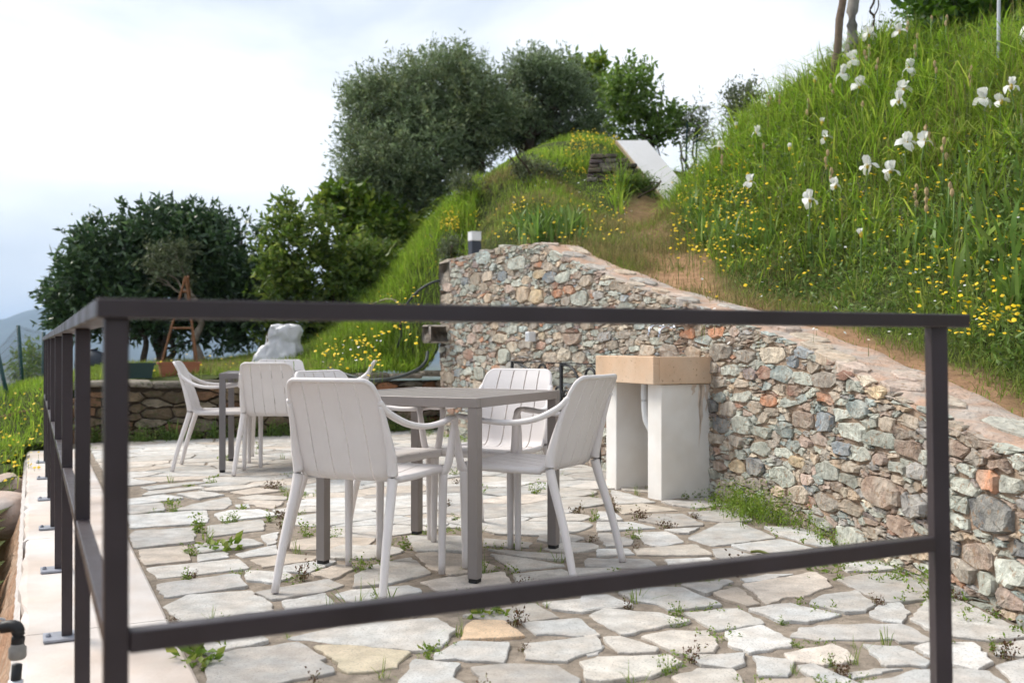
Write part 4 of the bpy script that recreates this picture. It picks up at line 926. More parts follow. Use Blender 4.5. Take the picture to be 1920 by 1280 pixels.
for row in range(8):
    x = -0.34+0.015*row; z = zr0+row*0.066
    while x < 0.42-0.05*row:
        w = random.uniform(0.10, 0.26); h = random.uniform(0.045, 0.07); b = MB(); yy = 12.85+random.uniform(-0.03, 0.05)+0.02*row+0.06*max(0, x); 
        b.box((RU[0]+x+w/2-0.004*row*0, yy+0.15, z+h/2), (w-0.01, 0.34, h), None, 0.012); vv = np.array(b.v); vv += 0.012*np.c_[wob(vv, 7), wob(vv, 7, 1), wob(vv, 7, 2)*0.5]
        c = np.array(random.choice([(0.115, 0.095, 0.08), (0.16, 0.125, 0.10), (0.13, 0.10, 0.10), (0.20, 0.175, 0.15)]))
        link('stone', newmesh('stone', vv-RU, b.f, MT['drystone'], False, np.array([c*random.uniform(.8, 1.2)]*len(vv))), ruin); x += w

# ------------------------------------------------------------------ planters on the low wall, and the wrapped thing behind
def planter(name, label, px0, px1, py0, py1, Y, m):
    a = PX(px0, py1, Y); b_ = PX(px1, py1, Y+0.25); L_ = np.linalg.norm(b_[:2]-a[:2]); h = (py1-py0)/FPX*Y; c = (a+b_)/2; tz = c[2]
    t = thing(name, label, 'planter', (c[0], c[1], tz), math.atan2(B[1], B[0]))
    o = MB(); v = []
    for z, k in ((0, 0.86), (h*0.86, 0.97), (h*0.86, 1.03), (h, 1.04), (h, 0.97), (h*0.5, 0.92)):
        for sx, sy in ((-1, -1), (1, -1), (1, 1), (-1, 1)): v.append((sx*L_/2*k, sy*0.085*k, z))
    f = [(3, 2, 1, 0)]
    for i in range(5):
        for j in range(4): f.append((i*4+j, i*4+(j+1) % 4, i*4+4+(j+1) % 4, i*4+4+j))
    o.add(v, f).build('trough', m, t, rel=False)
    MB().box((0, 0, h*0.80), (L_*0.92, 0.15, 0.02)).build('soil', MT['soil'], t, rel=False)
planter('planter_box', 'dark green plastic trough on the low wall behind the corner post', 206, 288, 680, 709, 10.45, MT['planter_green'])
planter('planter_box', 'terracotta coloured trough on the low wall', 298, 373, 678, 708, 10.75, MT['terracotta'])
c = PX(524, 674, 12.0)
pw = thing('wrapped_object', 'lumpy object wrapped in crumpled translucent white plastic on the lawn', 'covered object', (c[0], c[1], c[2]-0.03))
v = []; f = []; nu, nv = 56, 26
prof = [(0.0, 0.44), (0.10, 0.445), (0.19, 0.425), (0.215, 0.37), (0.205, 0.30), (0.215, 0.22), (0.26, 0.14), (0.295, 0.06), (0.31, 0.0)]
pr = np.array(spline([np.array(x) for x in prof], 4)); 
for i, (r_, z) in enumerate(pr):
    for k in range(nu):
        a = 2*math.pi*k/nu; sq = 1/max(abs(math.cos(a)), abs(math.sin(a)))**0.45
        fold = 1+0.09*math.sin(a*5+z*9)+0.06*math.sin(a*11+z*21+1)+0.03*math.sin(a*23+z*31)
        fl = fold if z < 0.42 else 1
        off = 0.05*(z > 0.25)*1.0 - 0.02
        x = r_*sq*0.96*math.cos(a)*fl+(0.06 if z > 0.28 else -0.02+0.08*z/0.28); y = r_*sq*0.75*math.sin(a)*fl
        v.append((x, y, z+0.012*math.sin(a*7+r_*30)*(r_ > 0.05)-(0.10*max(0, -math.cos(a+0.6))*(r_ > 0.15) if 0.2 < z < 0.43 else 0)))
for i in range(len(pr)-1):
    for k in range(nu): f.append((i*nu+k, i*nu+(k+1) % nu, (i+1)*nu+(k+1) % nu, (i+1)*nu+k)[::-1])
v = np.array(v); rr2 = (np.hypot(v[:, 0], v[:, 1]) > 0.08)[:, None]; v = v+rr2*0.022*np.c_[wob(v, 9), wob(v, 9, 1), 0.5*wob(v, 9, 2)]+rr2*0.010*np.c_[wob(v, 26, 2), wob(v, 26), wob(v, 26, 1)]
link('plastic_sheet', newmesh('plastic_sheet', v, f, MT['plastic'], True), pw)
MB().box((0.02, 0, 0.18), (0.30, 0.22, 0.36), None, 0.02).build('object_inside', MT['wood'], pw, rel=False)

# ------------------------------------------------------------------ orange wooden tripod, barrel, hoses, poles, fences
tc_ = ray_ground(348, 662, 0, 10, 15); tp = PX(349, 528, 13.0); Yt = 13.0
tri = thing('wooden_tripod', 'orange stained wooden tripod standing before the dark laurel', 'tripod', (tp[0], Yt, hgt(tp[0], Yt)[0]))
zg = float(hgt(tp[0], Yt)[0]); apex = np.array((tp[0], Yt, tp[2]))
for k, (dx, dy) in enumerate(((-0.26, -0.25), (0.24, -0.25), (0.0, 0.4))):
    foot = np.array((tp[0]+dx, Yt+dy, zg-0.05)); top = apex+(apex-foot)*0.06+np.array((0.03*(k-1), 0, 0)); MB().tube([foot, top], 0.017, 5).build('leg', MT['orange'], tri)
for zf_ in (0.12, 0.25, 0.55):
    a = apex+(np.array((tp[0]-0.26, Yt-0.25, zg))-apex)*zf_; b_ = apex+(np.array((tp[0]+0.24, Yt-0.25, zg))-apex)*zf_; MB().tube([a, b_], 0.016, 5).build('rung', MT['orange'], tri)
c = PX(176, 650, 13.2); zb_ = float(hgt(c[0], 13.2)[0])
brl = thing('round_barrel', 'dark blue domed barrel on the lawn beside the railing posts', 'barrel', (c[0], 13.2, zb_-0.03)); MT['navy'] = mat('navy_plastic', (0.012, 0.018, 0.03), 0.4, 0.1)
MB().lathe([(0.20, 0), (0.235, 0.1), (0.235, 0.18), (0.245, 0.19), (0.245, 0.21), (0.22, 0.29), (0.15, 0.36), (0.03, 0.39)], 20).build('drum', MT['navy'], brl, True, rel=False)
MB().lathe([(0.05, 0.385), (0.05, 0.41), (0.03, 0.415)], 10).build('lid_knob', MT['navy'], brl, True, rel=False)
def hose(label, pix, r, m):
    pts = [PX(*p_) for p_ in pix]; o = MB().tube(spline(pts, 8), r, 8).build('garden_hose', m, None, True); tag(o, label, 'hose', None)
hose('black hose arching out of the end of the stone wall', [(835, 528, 10.9), (815, 528, 10.85), (785, 545, 10.85), (760, 575, 10.9), (751, 605, 11.0), (752, 628, 11.3), (745, 650, 11.6)], 0.014, MT['rubber'])
hose('black hose sagging over the low wall beside the stone wall end', [(615, 690, 11.1), (650, 702, 10.75), (692, 713, 10.6), (740, 708, 10.6), (780, 694, 10.62), (798, 678, 10.75), (802, 660, 11.0)], 0.018, MT['rubber'])
hose('thin pale hose looping over the grass slope', [(640, 640, 12.6), (665, 615, 12.5), (690, 580, 12.4), (716, 563, 12.3), (740, 563, 12.2), (756, 582, 12.1), (750, 602, 12.1), (720, 618, 12.0), (690, 632, 11.95), (655, 655, 11.9)], 0.014, MT['hosepale'])
def pole(label, px0, py0, px1, py1, Y, r, m, name='wooden_pole', cat='pole', ext=0.7):
    wv = 0.008 if name == 'wooden_pole' else 0.0
    a = PX(px0, py0, Y); b_ = PX(px1, py1, Y); g = float(hgt(a[0], Y)[0]); d = (b_-a)/(b_[2]-a[2]); foot = a+d*(g-0.2-a[2]); top = b_+d*ext
    n = 12; pts = [foot+(top-foot)*i/n+np.array((wv*math.sin(i*1.9), 0, 0)) for i in range(n+1)]
    o = MB().tube(pts, [r*(1-0.02*i*(wv > 0)+5*wv*math.sin(i*2.3)) for i in range(n+1)], 9).build(name, m, None, True); return tag(o, label, cat)
pole('thin brown wooden pole leaning on the grassy crest', 1568, 110, 1580, 0, 9.6, 0.042, MT['wood'])
pole('thick weathered grey pole on the grassy crest beside the brown one', 1596, 95, 1601, 0, 9.7, 0.062, MT['greypole'])
pole('galvanised steel fence post at the top right of the bank', 1873, 85, 1874, 0, 8.2, 0.014, MT['galv'], 'fence_post', 'post')
pole('thin green steel post left of two by the path behind the slab', 1287, 290, 1289, 228, 15.5, 0.016, MT['fence'], 'fence_post', 'post', 0.0)
pole('thin green steel post right of two by the path behind the slab', 1306, 290, 1308, 238, 15.5, 0.016, MT['fence'], 'fence_post', 'post', 0.0)
# green wire fence at the far left
fr = thing('wire_fence', 'green posts with wire mesh fence beyond the left lawn', 'fence', (*PX(20, 735, 11.5)[:2], float(hgt(PX(20, 735, 11.5)[0], 11.5)[0])))
fps = [((18, 742), (-6, 655), 10.2), ((44, 732), (34, 610), 11.4), ((80, 700), (82, 622), 13.2), ((-50, 790), (-70, 640), 9.2)]; line = []
for (x0, y0), (x1, y1), Y in fps:
    a = PX(x0, y0, Y); b_ = PX(x1, y1, Y); a[2] = min(a[2], float(hgt(a[0], Y)[0]))-0.1; MB().tube([a, b_], 0.022, 8).build('post', MT['fence'], fr, True); line.append((a, b_))
w = MB(); seq = [line[3], line[0], line[1], line[2]]
for (a0, b0_), (a1, b1_) in zip(seq[:-1], seq[1:]):
    for k in range(9):
        t = k/8; p0 = a0+(b0_-a0)*(0.12+0.86*t); p1_ = a1+(b1_-a1)*(0.12+0.86*t); w.tube([p0, (p0+p1_)/2-U3*0.02, p1_], 0.0022, 3)
    for k in range(22):
        t = k/22; p0 = a0+(a1-a0)*t; p1_ = b0_+(b1_-b0_)*t; w.tube([p0+(p1_-p0)*0.12, p1_], 0.0018, 3)
o = w.build('wire_mesh', MT['wire'], fr); o['kind'] = 'stuff'
# boulders and the water pipe at the lower left
for k, (px, py, Y, r_, lab) in enumerate(((4, 965, 6.9, 0.22, 'rounded pinkish boulder below the coping at the left edge'), (8, 925, 7.7, 0.20, 'flat pale boulder behind the rounded one at the left edge'))):
    c = PX(px, py, Y); v = []; f = []; nu, nv = 14, 9
    for i in range(nv+1):
        for j in range(nu):
            th = math.pi*i/nv; ph = 2*math.pi*j/nu; d = np.array((math.sin(th)*math.cos(ph), math.sin(th)*math.sin(ph), math.cos(th)*0.72)); v.append(d*r_*(1+0.13*wob(d*1.7+k*3, 1.6)))
    for i in range(nv):
        for j in range(nu): f.append((i*nu+j, (i+1)*nu+j, (i+1)*nu+(j+1) % nu, i*nu+(j+1) % nu))
    tag(link('boulder', newmesh('boulder', np.array(v), f, MT['boulder'], True), None, tuple(c)), lab, 'boulder')
c = PX(36, 1180, 2.62); pi = thing('water_pipe', 'black plastic water pipe with elbow fitting beside the coping', 'pipe', (c[0], c[1], -0.55))
MB().tube(spline([(c[0]-0.03, c[1], -0.60), (c[0]-0.018, c[1], -0.1), (c[0]-0.004, c[1], c[2]-0.09)], 5), 0.013, 10).build('riser', MT['black'], pi, True)
MB().lathe([(0.019, 0), (0.022, 0.005), (0.022, 0.03), (0.017, 0.034), (0.017, 0.04)], 12, (c[0]-0.003, c[1], c[2]-0.075)).build('union_nut', MT['greypole'], pi, True)
MB().tube(spline([(c[0]-0.003, c[1], c[2]-0.04), (c[0]-0.001, c[1], c[2]-0.005), (c[0]-0.012, c[1], c[2]+0.01), (c[0]-0.045, c[1]+0.0, c[2]+0.008)], 5), 0.0165, 12).build('elbow', MT['black'], pi, True)
MB().tube([(c[0]-0.04, c[1], c[2]+0.008), (c[0]-0.22, c[1]-0.02, c[2]+0.005)], 0.009, 8).build('branch_pipe', MT['bark_pale'], pi, True)
MB().tube([(c[0]-0.03, c[1]-.01, c[2]+0.03), (c[0]-0.09, c[1]-0.03, c[2]+0.05)], 0.0035, 6).build('valve_handle', MT['galv'], pi, True)
MB().lathe([(0.017, 0), (0.019, 0.002), (0.019, 0.012), (0.017, 0.014)], 12, (c[0]-0.008, c[1], c[2]-0.145)).build('hose_clip', MT['galv'], pi, True)
# ------------------------------------------------------------------ vegetation builders
def unit(v): return v/(np.linalg.norm(v, axis=1, keepdims=True)+1e-9)
def blades(base, h, w, lean=0.35, curve=0.6, az=None, fold=0.0):
    N = len(base); az = RNG.uniform(0, 2*math.pi, N) if az is None else az
    d = np.c_[np.cos(az), np.sin(az), np.zeros(N)]; s = np.c_[-np.sin(az), np.cos(az), np.zeros(N)]
    tw = RNG.uniform(-0.9, 0.9, N); s = s*np.cos(tw)[:, None]+d*np.sin(tw)[:, None]
    ln = RNG.normal(0, 1, N)*lean; cu = np.abs(RNG.normal(0, 1, N))*curve; V = []
    for t, k in ((0.0, 0.75), (0.38, 1.0), (0.74, 0.75), (1.0, 0)):
        hz = np.clip(ln*t+cu*t*t, -1.5, 1.5); up = t-0.38*hz**2*t
        p = base+d*(h*hz)[:, None]; p[:, 2] += h*up
        if k: V += [p-s*(w*k/2)[:, None], p+s*(w*k/2)[:, None]]
        else: V.append(p)
    V = np.stack(V, 1).reshape(-1, 3); o = (np.arange(N)*7)[:, None]
    q = np.concatenate([o+np.array([0, 1, 3, 2]), o+np.array([2, 3, 5, 4])]); t3 = o+np.array([4, 5, 6])
    return V, [q, t3]
def leafquads(c, d, L, Wd, fold=0.25):
    N = len(c); d = unit(d); r = RNG.normal(0, 1, (N, 3)); s = unit(np.cross(d, r)); n = np.cross(s, d)
    L = np.broadcast_to(L, N)[:, None]; Wd = np.broadcast_to(Wd, N)[:, None]
    V = np.stack([c, c+d*L*0.45+s*Wd/2+n*Wd*fold, c+d*L, c+d*L*0.45-s*Wd/2+n*Wd*fold], 1).reshape(-1, 3)
    o = (np.arange(N)*4)[:, None]
    return V, [o+np.array([0, 1, 2]), o+np.array([0, 2, 3])]
def join(parts):
    V = []; F = []; n = 0
    for v, fs in parts:
        V.append(v); F += [f+n for f in fs]; n += len(v)
    return np.concatenate(V), F
def crown(blobs, n, per, L, Wd, tl=0.30, shell=0.55, up=0.25, droop=0.0, spread=0.8, stray=0.06):
    C = np.array([b[0] for b in blobs], float); Rr = np.array([b[1] for b in blobs], float)
    Rr = np.maximum(Rr-tl*0.5, Rr*0.4); vol = Rr.prod(1)**0.72; k = RNG.choice(len(C), n, p=vol/vol.sum())
    d = unit(RNG.normal(0, 1, (n, 3))); r = shell+(1.0-shell)*RNG.random(n)**0.6; r = np.where(RNG.random(n) < stray, RNG.uniform(1.0, 1.22, n), r)
    p = C[k]+d*Rr[k]*r[:, None]
    p = p+0.10*np.c_[wob(p, 2.6), wob(p, 2.6, 1), wob(p, 2.6, 2)]
    keep = wob(p, 2.1, 1)+0.55*wob(p, 5.0, 2) > -0.62-0.0*r                        # leave holes between clumps
    p = p[keep]; d = d[keep]; n = len(p)
    td = unit(d+np.array((0, 0, up))+RNG.normal(0, 0.45, (n, 3))); ln = tl*RNG.uniform(0.6, 1.35, n)
    t = RNG.random((n, per)); q = p[:, None]+td[:, None]*(ln[:, None]*t)[..., None]+RNG.normal(0, 0.02, (n, per, 3)); q[..., 2] -= droop*t**2*ln[:, None]
    ld = td[:, None]*0.7+RNG.normal(0, spread, (n, per, 3)); m = n*per
    return leafquads(q.reshape(-1, 3), ld.reshape(-1, 3), L*RNG.uniform(0.45, 1.35, m), Wd*RNG.uniform(0.55, 1.3, m))
def wiggle(a, b, amp, n=6):
    a = np.array(a, float); b = np.array(b, float); L_ = np.linalg.norm(b-a)
    return [a+(b-a)*i/n+np.array([random.gauss(0, amp*L_*0.35) for _ in range(3)])*(0 < i < n) for i in range(n+1)]
def branches(base, fork, blobs, r0, stems=1, sub=4):
    mb = MB(); base = np.array(base, float); fork = np.array(fork, float)
    for s in range(stems):
        b0 = base+np.array((random.uniform(-.16, .16), random.uniform(-.12, .12), -0.1))*(stems > 1)-np.array((0, 0, .1)); f0 = fork+np.array((random.uniform(-.35, .35), random.uniform(-.3, .3), random.uniform(-.2, .2)))*(stems > 1)
        tr = spline(wiggle(b0, f0, 0.10, 5), 3); mb.tube(tr, [r0*(1.25-0.55*i/(len(tr)-1)) for i in range(len(tr))], 8)
        for k, (c, r) in enumerate(blobs):
            if stems > 1 and k % stems != s: continue
            st = tr[random.randrange(int(len(tr)*0.65), len(tr))]; br = spline(wiggle(st, c, 0.13, 5), 3); rb = r0*0.5
            mb.tube(br, [rb*(1-0.7*i/(len(br)-1)) for i in range(len(br))], 6)
            for _ in range(sub):
                s0 = br[random.randrange(len(br)//2, len(br))]; dd = np.array([random.gauss(0, 1) for _ in range(3)]); dd /= np.linalg.norm(dd)
                e = np.array(c)+dd*np.array(r)*0.85; sb = wiggle(s0, e, 0.12, 4); mb.tube(sb, [rb*0.4*(1-0.75*i/(len(sb)-1)) for i in range(len(sb))], 5)
    return mb
def tree(name, label, cat, base, fork, blobs, leaf, n, per, L, Wd, r0, bark='bark', stems=1, extra=(), sub=4, **kw):
    t = thing(name, label, cat, tuple(base)); o = np.array(t.location)
    branches(base, fork, blobs, r0, stems, sub).build('trunk', MT[bark], t, True)
    v, f = crown(blobs, n, per, L, Wd, **kw); link('crown', newmesh('crown', v-o, f, MT[leaf]), t)
    for lf, n2, bl in extra:
        v, f = crown(bl, n2, per, L, Wd, **kw); link('crown', newmesh('crown', v-o, f, MT[lf]), t)
    return t
def pb(px, py, Y, rx, ry, rz): return (PX(px, py, Y), (rx, ry, rz))
def gbase(px, Y): X = (px-960)/FPX*Y; return (X, Y, float(hgt(X, Y)[0]))

# ------------------------------------------------------------------ trees and shrubs
Y = 16.0
bl = [pb(930, 205, Y+.2, .55, .6, .55), pb(910, 160, Y+.2, .5, .5, .4), pb(790, 400, Y-.5, .55, .6, .35), pb(740, 330, Y-.6, .7, .7, .6), pb(745, 215, Y, 0.80, 0.9, 0.75), pb(700, 300, Y-.2, 0.62, 0.8, 0.70), pb(820, 175, Y+.3, 0.85, 0.9, 0.62), pb(790, 290, Y-.5, 0.85, 0.8, 0.75), pb(705, 385, Y-.3, 0.50, 0.7, 0.42), pb(880, 230, Y, 0.70, 0.8, 0.7), pb(860, 150, Y, .5, .6, .4), pb(680, 200, Y, .35, .5, .45), pb(760, 380, Y-.4, .5, .6, .4)]
tree('olive_tree', 'large rounded grey green olive tree left of the slab, hanging low over the slope', 'tree', gbase(905, Y), PX(890, 262, Y), bl, 'olive', 5200, 15, 0.085, 0.026, 0.11, 'bark', 1, [('olive_b', 1500, bl)], tl=0.34, shell=0.45, up=0.35)
Y = 17.0
bl = [pb(925, 165, Y-.4, .55, .6, .45), pb(900, 260, Y-.6, .5, .5, .35), pb(1120, 225, Y, .35, .5, .45), pb(1010, 188, Y, 0.75, 0.9, 0.75), pb(950, 212, Y, 0.65, 0.7, 0.6), pb(1075, 205, Y+.2, 0.65, 0.8, 0.72), pb(1000, 142, Y, 0.45, 0.5, 0.35), pb(1095, 250, Y, 0.46, 0.6, 0.42), pb(1020, 245, Y-.2, .65, .6, .38), pb(1060, 158, Y, .5, .6, .4), pb(920, 230, Y-.3, .5, .6, .5)]
tree('olive_tree', 'darker olive tree behind the ruined wall, right of the larger olive', 'tree', gbase(985, Y), PX(985, 225, Y), bl, 'olive', 4200, 15, 0.085, 0.026, 0.10, 'bark', 2, tl=0.34, shell=0.45, up=0.35)
Y = 17.8
bl = [pb(1118, 150, Y, 0.22, 0.3, 0.42), pb(1128, 200, Y, 0.18, 0.3, 0.4), pb(1095, 120, Y, .12, .2, .25)]
tree('sapling', 'yellow green sapling tip showing beside the dark olive', 'tree', gbase(1118, Y), PX(1118, 240, Y), bl, 'fig', 260, 9, 0.14, 0.08, 0.03)
Y = 15.5
bl = [pb(1190, 170, Y, 0.42, 0.5, 0.42), pb(1200, 235, Y, 0.52, 0.5, 0.40), pb(1258, 235, Y, 0.32, 0.4, 0.32), pb(1170, 120, Y, 0.16, 0.2, 0.22), pb(1205, 125, Y, 0.2, 0.25, 0.22), pb(1245, 150, Y, 0.09, 0.1, 0.25), pb(1275, 205, Y, .12, .15, .2), pb(1160, 200, Y, .25, .3, .4)]
tree('plum_tree', 'bright green open tree rising behind the leaning slab', 'tree', gbase(1200, Y), PX(1200, 270, Y), bl, 'plum', 380, 12, 0.10, 0.050, 0.024, 'bark', 3, tl=0.26, shell=0.3, up=0.7, stray=0.1)
Y = 15.6
bl = [pb(1300, 240, Y, 0.22, 0.3, 0.32), pb(1325, 262, Y, 0.18, 0.2, 0.25), pb(1312, 205, Y, .1, .1, .16)]
tree('thin_shrub', 'thin sparse grey green shrub between the green posts by the path', 'shrub', gbase(1305, Y), PX(1305, 275, Y), bl, 'rosemary', 150, 9, 0.08, 0.022, 0.02, 'bark_pale', 3, tl=0.3, shell=0.2, up=0.9)
Y = 13.2
bl = [pb(1378, 208, Y, 0.20, 0.2, 0.26), pb(1408, 190, Y, 0.18, 0.2, 0.22), pb(1365, 185, Y, .1, .1, .12)]
tree('thin_shrub', 'small dusky shrub peeping over the left shoulder of the iris bank', 'shrub', gbase(1390, Y), PX(1388, 230, Y), bl, 'rosemary', 190, 10, 0.065, 0.024, 0.02, 'bark_pale', 2, tl=0.22, shell=0.2, up=0.6)
Y = 14.6
bl = [pb(160, 532, Y, 0.55, 0.6, 0.55), pb(235, 490, Y, 0.75, 0.8, 0.62), pb(330, 466, Y, 0.75, 0.8, 0.62), pb(410, 476, Y, 0.62, 0.7, 0.60), pb(280, 545, Y, 1.0, 0.8, 0.5), pb(420, 540, Y, 0.6, 0.7, 0.45), pb(150, 590, Y, 0.40, 0.5, 0.36), pb(370, 422, Y, 0.42, 0.5, 0.28), pb(110, 560, Y, .3, .3, .35), pb(460, 445, Y, .36, .4, .36), pb(470, 530, Y, .4, .5, .5), pb(250, 440, Y, .4, .4, .3), pb(195, 560, Y, .6, .6, .5), pb(220, 600, Y, .6, .5, .3), pb(340, 600, Y, .7, .5, .3), pb(440, 605, Y, .5, .5, .35), pb(500, 615, Y, .4, .4, .3)]
tree('laurel_bush', 'wide dark glossy laurel bush at the left above the railing', 'bush', gbase(290, Y), PX(290, 600, Y), bl, 'laurel', 4300, 13, 0.125, 0.050, 0.045, 'bark', 6, tl=0.32, shell=0.35, up=0.5, stray=0.09)
Y = 13.6
bl = [pb(560, 465, Y, 0.50, 0.5, 0.50), pb(625, 445, Y, 0.45, 0.5, 0.48), pb(560, 600, Y, .5, .4, .3), pb(650, 590, Y, .5, .4, .3), pb(720, 500, Y+.4, .4, .4, .4), pb(740, 470, Y+.8, .35, .4, .35), pb(535, 525, Y, 0.40, 0.5, 0.40), pb(610, 520, Y, 0.55, 0.5, 0.45), pb(680, 500, Y, 0.42, 0.5, 0.38), pb(605, 402, Y, 0.26, 0.3, 0.26), pb(545, 415, Y, 0.2, 0.25, 0.25), pb(700, 545, Y, .3, .4, .25), pb(665, 450, Y, .3, .4, .35)]
tree('citrus_tree', 'leafy citrus tree in the middle between the laurel and the olive', 'tree', (PX(590, 640, Y)[0], Y, gbase(590, Y)[2]), PX(590, 570, Y), bl, 'citrus', 2050, 12, 0.105, 0.052, 0.035, 'bark', 4, tl=0.26, shell=0.3, up=0.4, stray=0.08)
Y = 15.0
bl = [pb(650, 388, Y, 0.42, 0.4, 0.30), pb(700, 430, Y, 0.45, 0.4, 0.34), pb(628, 372, Y, .25, .3, .2), pb(745, 450, Y, .4, .4, .3)]
tree('fig_bush', 'yellow green broad leaved bush between the citrus tree and the olive', 'bush', gbase(660, Y), PX(655, 430, Y), bl, 'fig', 420, 9, 0.15, 0.10, 0.03, 'bark_pale', 3, tl=0.26, shell=0.3)
Y = 13.6
bl = [pb(305, 500, Y, 0.26, 0.25, 0.2), pb(330, 480, Y, 0.2, 0.2, 0.12), pb(290, 520, Y, .14, .15, .16), pb(345, 520, Y, .12, .12, .1)]
tree('olive_sapling', 'pale leaved olive sapling with bent trunk beside the orange tripod', 'tree', (PX(382, 640, Y)[0], Y, gbase(382, Y)[2]), PX(366, 560, Y), bl, 'rosemary', 170, 10, 0.075, 0.022, 0.05, 'bark_pale', 1, tl=0.2, shell=0.2)
Y = 19.0
bl = [pb(62, 690, Y, 0.4, 0.5, 0.35), pb(45, 720, Y, .3, .4, .3), pb(75, 660, Y, .25, .3, .3)]
tree('scrub_bush', 'small yellowish bush beyond the wire fence at the far left', 'bush', gbase(60, Y), PX(60, 730, Y), bl, 'fig', 240, 9, 0.09, 0.04, 0.02, 'bark_pale', 3)
for (px, py, Y, rx, rz, lf, n, lab) in ((1000, 312, 12.6, 0.34, 0.20, 'rosemary', 330, 'grey green cushion shrub on the mound left of the ruined wall'), (853, 440, 11.5, 0.13, 0.20, 'rosemary', 150, 'dark cushion shrub just left of the bollard lamp'),
      (905, 345, 12.9, 0.30, 0.22, 'rosemary', 280, 'grey green shrub on the mound above the bollard lamp'), (1192, 358, 12.7, 0.24, 0.08, 'forb', 240, 'low dark green shrub under the leaning slab'), (700, 560, 13.3, 0.32, 0.24, 'plum', 260, 'bright green shrub at the foot of the slope beside the citrus tree')):
    c = PX(px, py, Y); g = float(hgt(c[0], Y)[0]); c[2] = max(min(c[2], g+rz), g+rz*0.5); b_ = [(c, (rx, rx*0.8, rz)), (c+np.array((rx*0.5, 0.1, -rz*.2)), (rx*.6, rx*.6, rz*.7)), (c+np.array((-rx*0.5, 0, -rz*.3)), (rx*.6, rx*.6, rz*.7))]
    tree('cushion_shrub', lab, 'shrub', (c[0], Y, g), c, b_, lf, n, 11, 0.06, 0.016, 0.015, 'bark', 3, tl=0.16, shell=0.25, up=0.9)
Y = 9.6
bl = [pb(1800, 12, Y, 0.5, 0.5, 0.22), pb(1900, 5, Y+.2, 0.5, 0.5, 0.3), pb(1760, 20, Y, 0.25, 0.3, 0.14), pb(1960, 20, Y, .5, .5, .4), pb(1860, -30, Y, .7, .5, .3)]
tree('vine_thicket', 'tangled vine with broad bright leaves at the top right corner', 'bush', gbase(1850, Y), PX(1850, 40, Y), bl, 'vine', 620, 7, 0.12, 0.09, 0.03, 'bark_pale', 5, tl=0.3, shell=0.2)
Y = 11.5
bl = [pb(1850, 15, Y, 0.9, 0.8, 0.45), pb(1760, 30, Y, 0.4, 0.4, 0.22), pb(1980, 0, Y, .9, .8, .6)]
tree('dark_thicket', 'dark leafy thicket behind the vine at the top right corner', 'bush', gbase(1850, Y), PX(1850, 60, Y), bl, 'forb', 900, 10, 0.09, 0.045, 0.03, 'bark', 4, tl=0.25, shell=0.2)
# dead branches lying by the steel post, and a bare stem by the poles
g = ray_ground(1830, 62, 0.05, 6, 14)
o = MB(); o.tube(spline([PX(1822, 62, g[1]), PX(1845, 52, g[1]), PX(1870, 50, g[1]), PX(1910, 42, g[1]+.1), PX(1940, 30, g[1]+.1)], 4), 0.022, 7); tag(o.build('dead_branch', MT['bark_pale'], None, True), 'pale bare branch lying below the vine at the top right', 'branch')
o = MB(); o.tube(spline([PX(1636, 60, 9.5), PX(1640, 32, 9.5), PX(1632, 20, 9.5), PX(1640, 0, 9.5), PX(1634, -25, 9.5)], 4), 0.011, 6); o.tube(spline([PX(1638, 34, 9.5), PX(1648, 10, 9.5), PX(1645, -20, 9.5)], 4), 0.007, 5); tag(o.build('bare_stem', MT['bark'], None, True), 'thin bare twisted stem beside the grey pole', 'branch')
c = PX(1932, 70, 8.0); v = []; f = []; nu, nv = 12, 8
for i in range(nv+1):
    for j in range(nu):
        th = math.pi*i/nv; ph = 2*math.pi*j/nu; d = np.array((math.sin(th)*math.cos(ph)*.8, math.sin(th)*math.sin(ph)*.7, math.cos(th))); v.append(d*0.11*(1+0.25*wob(d*2, 1.6)))
for i in range(nv):
    for j in range(nu): f.append((i*nu+j, (i+1)*nu+j, (i+1)*nu+(j+1) % nu, i*nu+(j+1) % nu))
tag(link('white_rock', newmesh('white_rock', np.array(v), f, MT['white'], True), None, tuple(c)), 'white rock at the right edge of the bank below the vine', 'rock')

# ------------------------------------------------------------------ grass and herbs
def scatter(n, x0, x1, y0, y1, dens):
    X = RNG.uniform(x0, x1, n); Y = RNG.uniform(y0, y1, n)
    k = (np.abs(X)/np.maximum(Y, 0.5) < 0.92) & (Y > 0.6); X, Y = X[k], Y[k]
    k = off_terrace(X, Y, 0.30); X, Y = X[k], Y[k]
    k = RNG.random(len(X)) < dens(X, Y); return X[k], Y[k]
def nz(X, Y, s, ch=0): return wob(np.c_[X, Y, X*0], s, ch)
def bank_d(X, Y): p, q = PQ(X, Y); return q-qwall(p)
def put(X, Y, dz=-0.01): return np.c_[X, Y, hgt(X, Y)+dz]
def stuff(name, label, cat, vf, m): return tag(link(name, newmesh(name, vf[0], vf[1], MT[m])), label, cat, None, 'stuff')
bankmask = lambda X, Y: (np.clip((dpath(X, Y)-0.25)/0.2, 0, 1))*((bank_d(X, Y) > 0.78) & (Y < 13) & (X > 1.3))
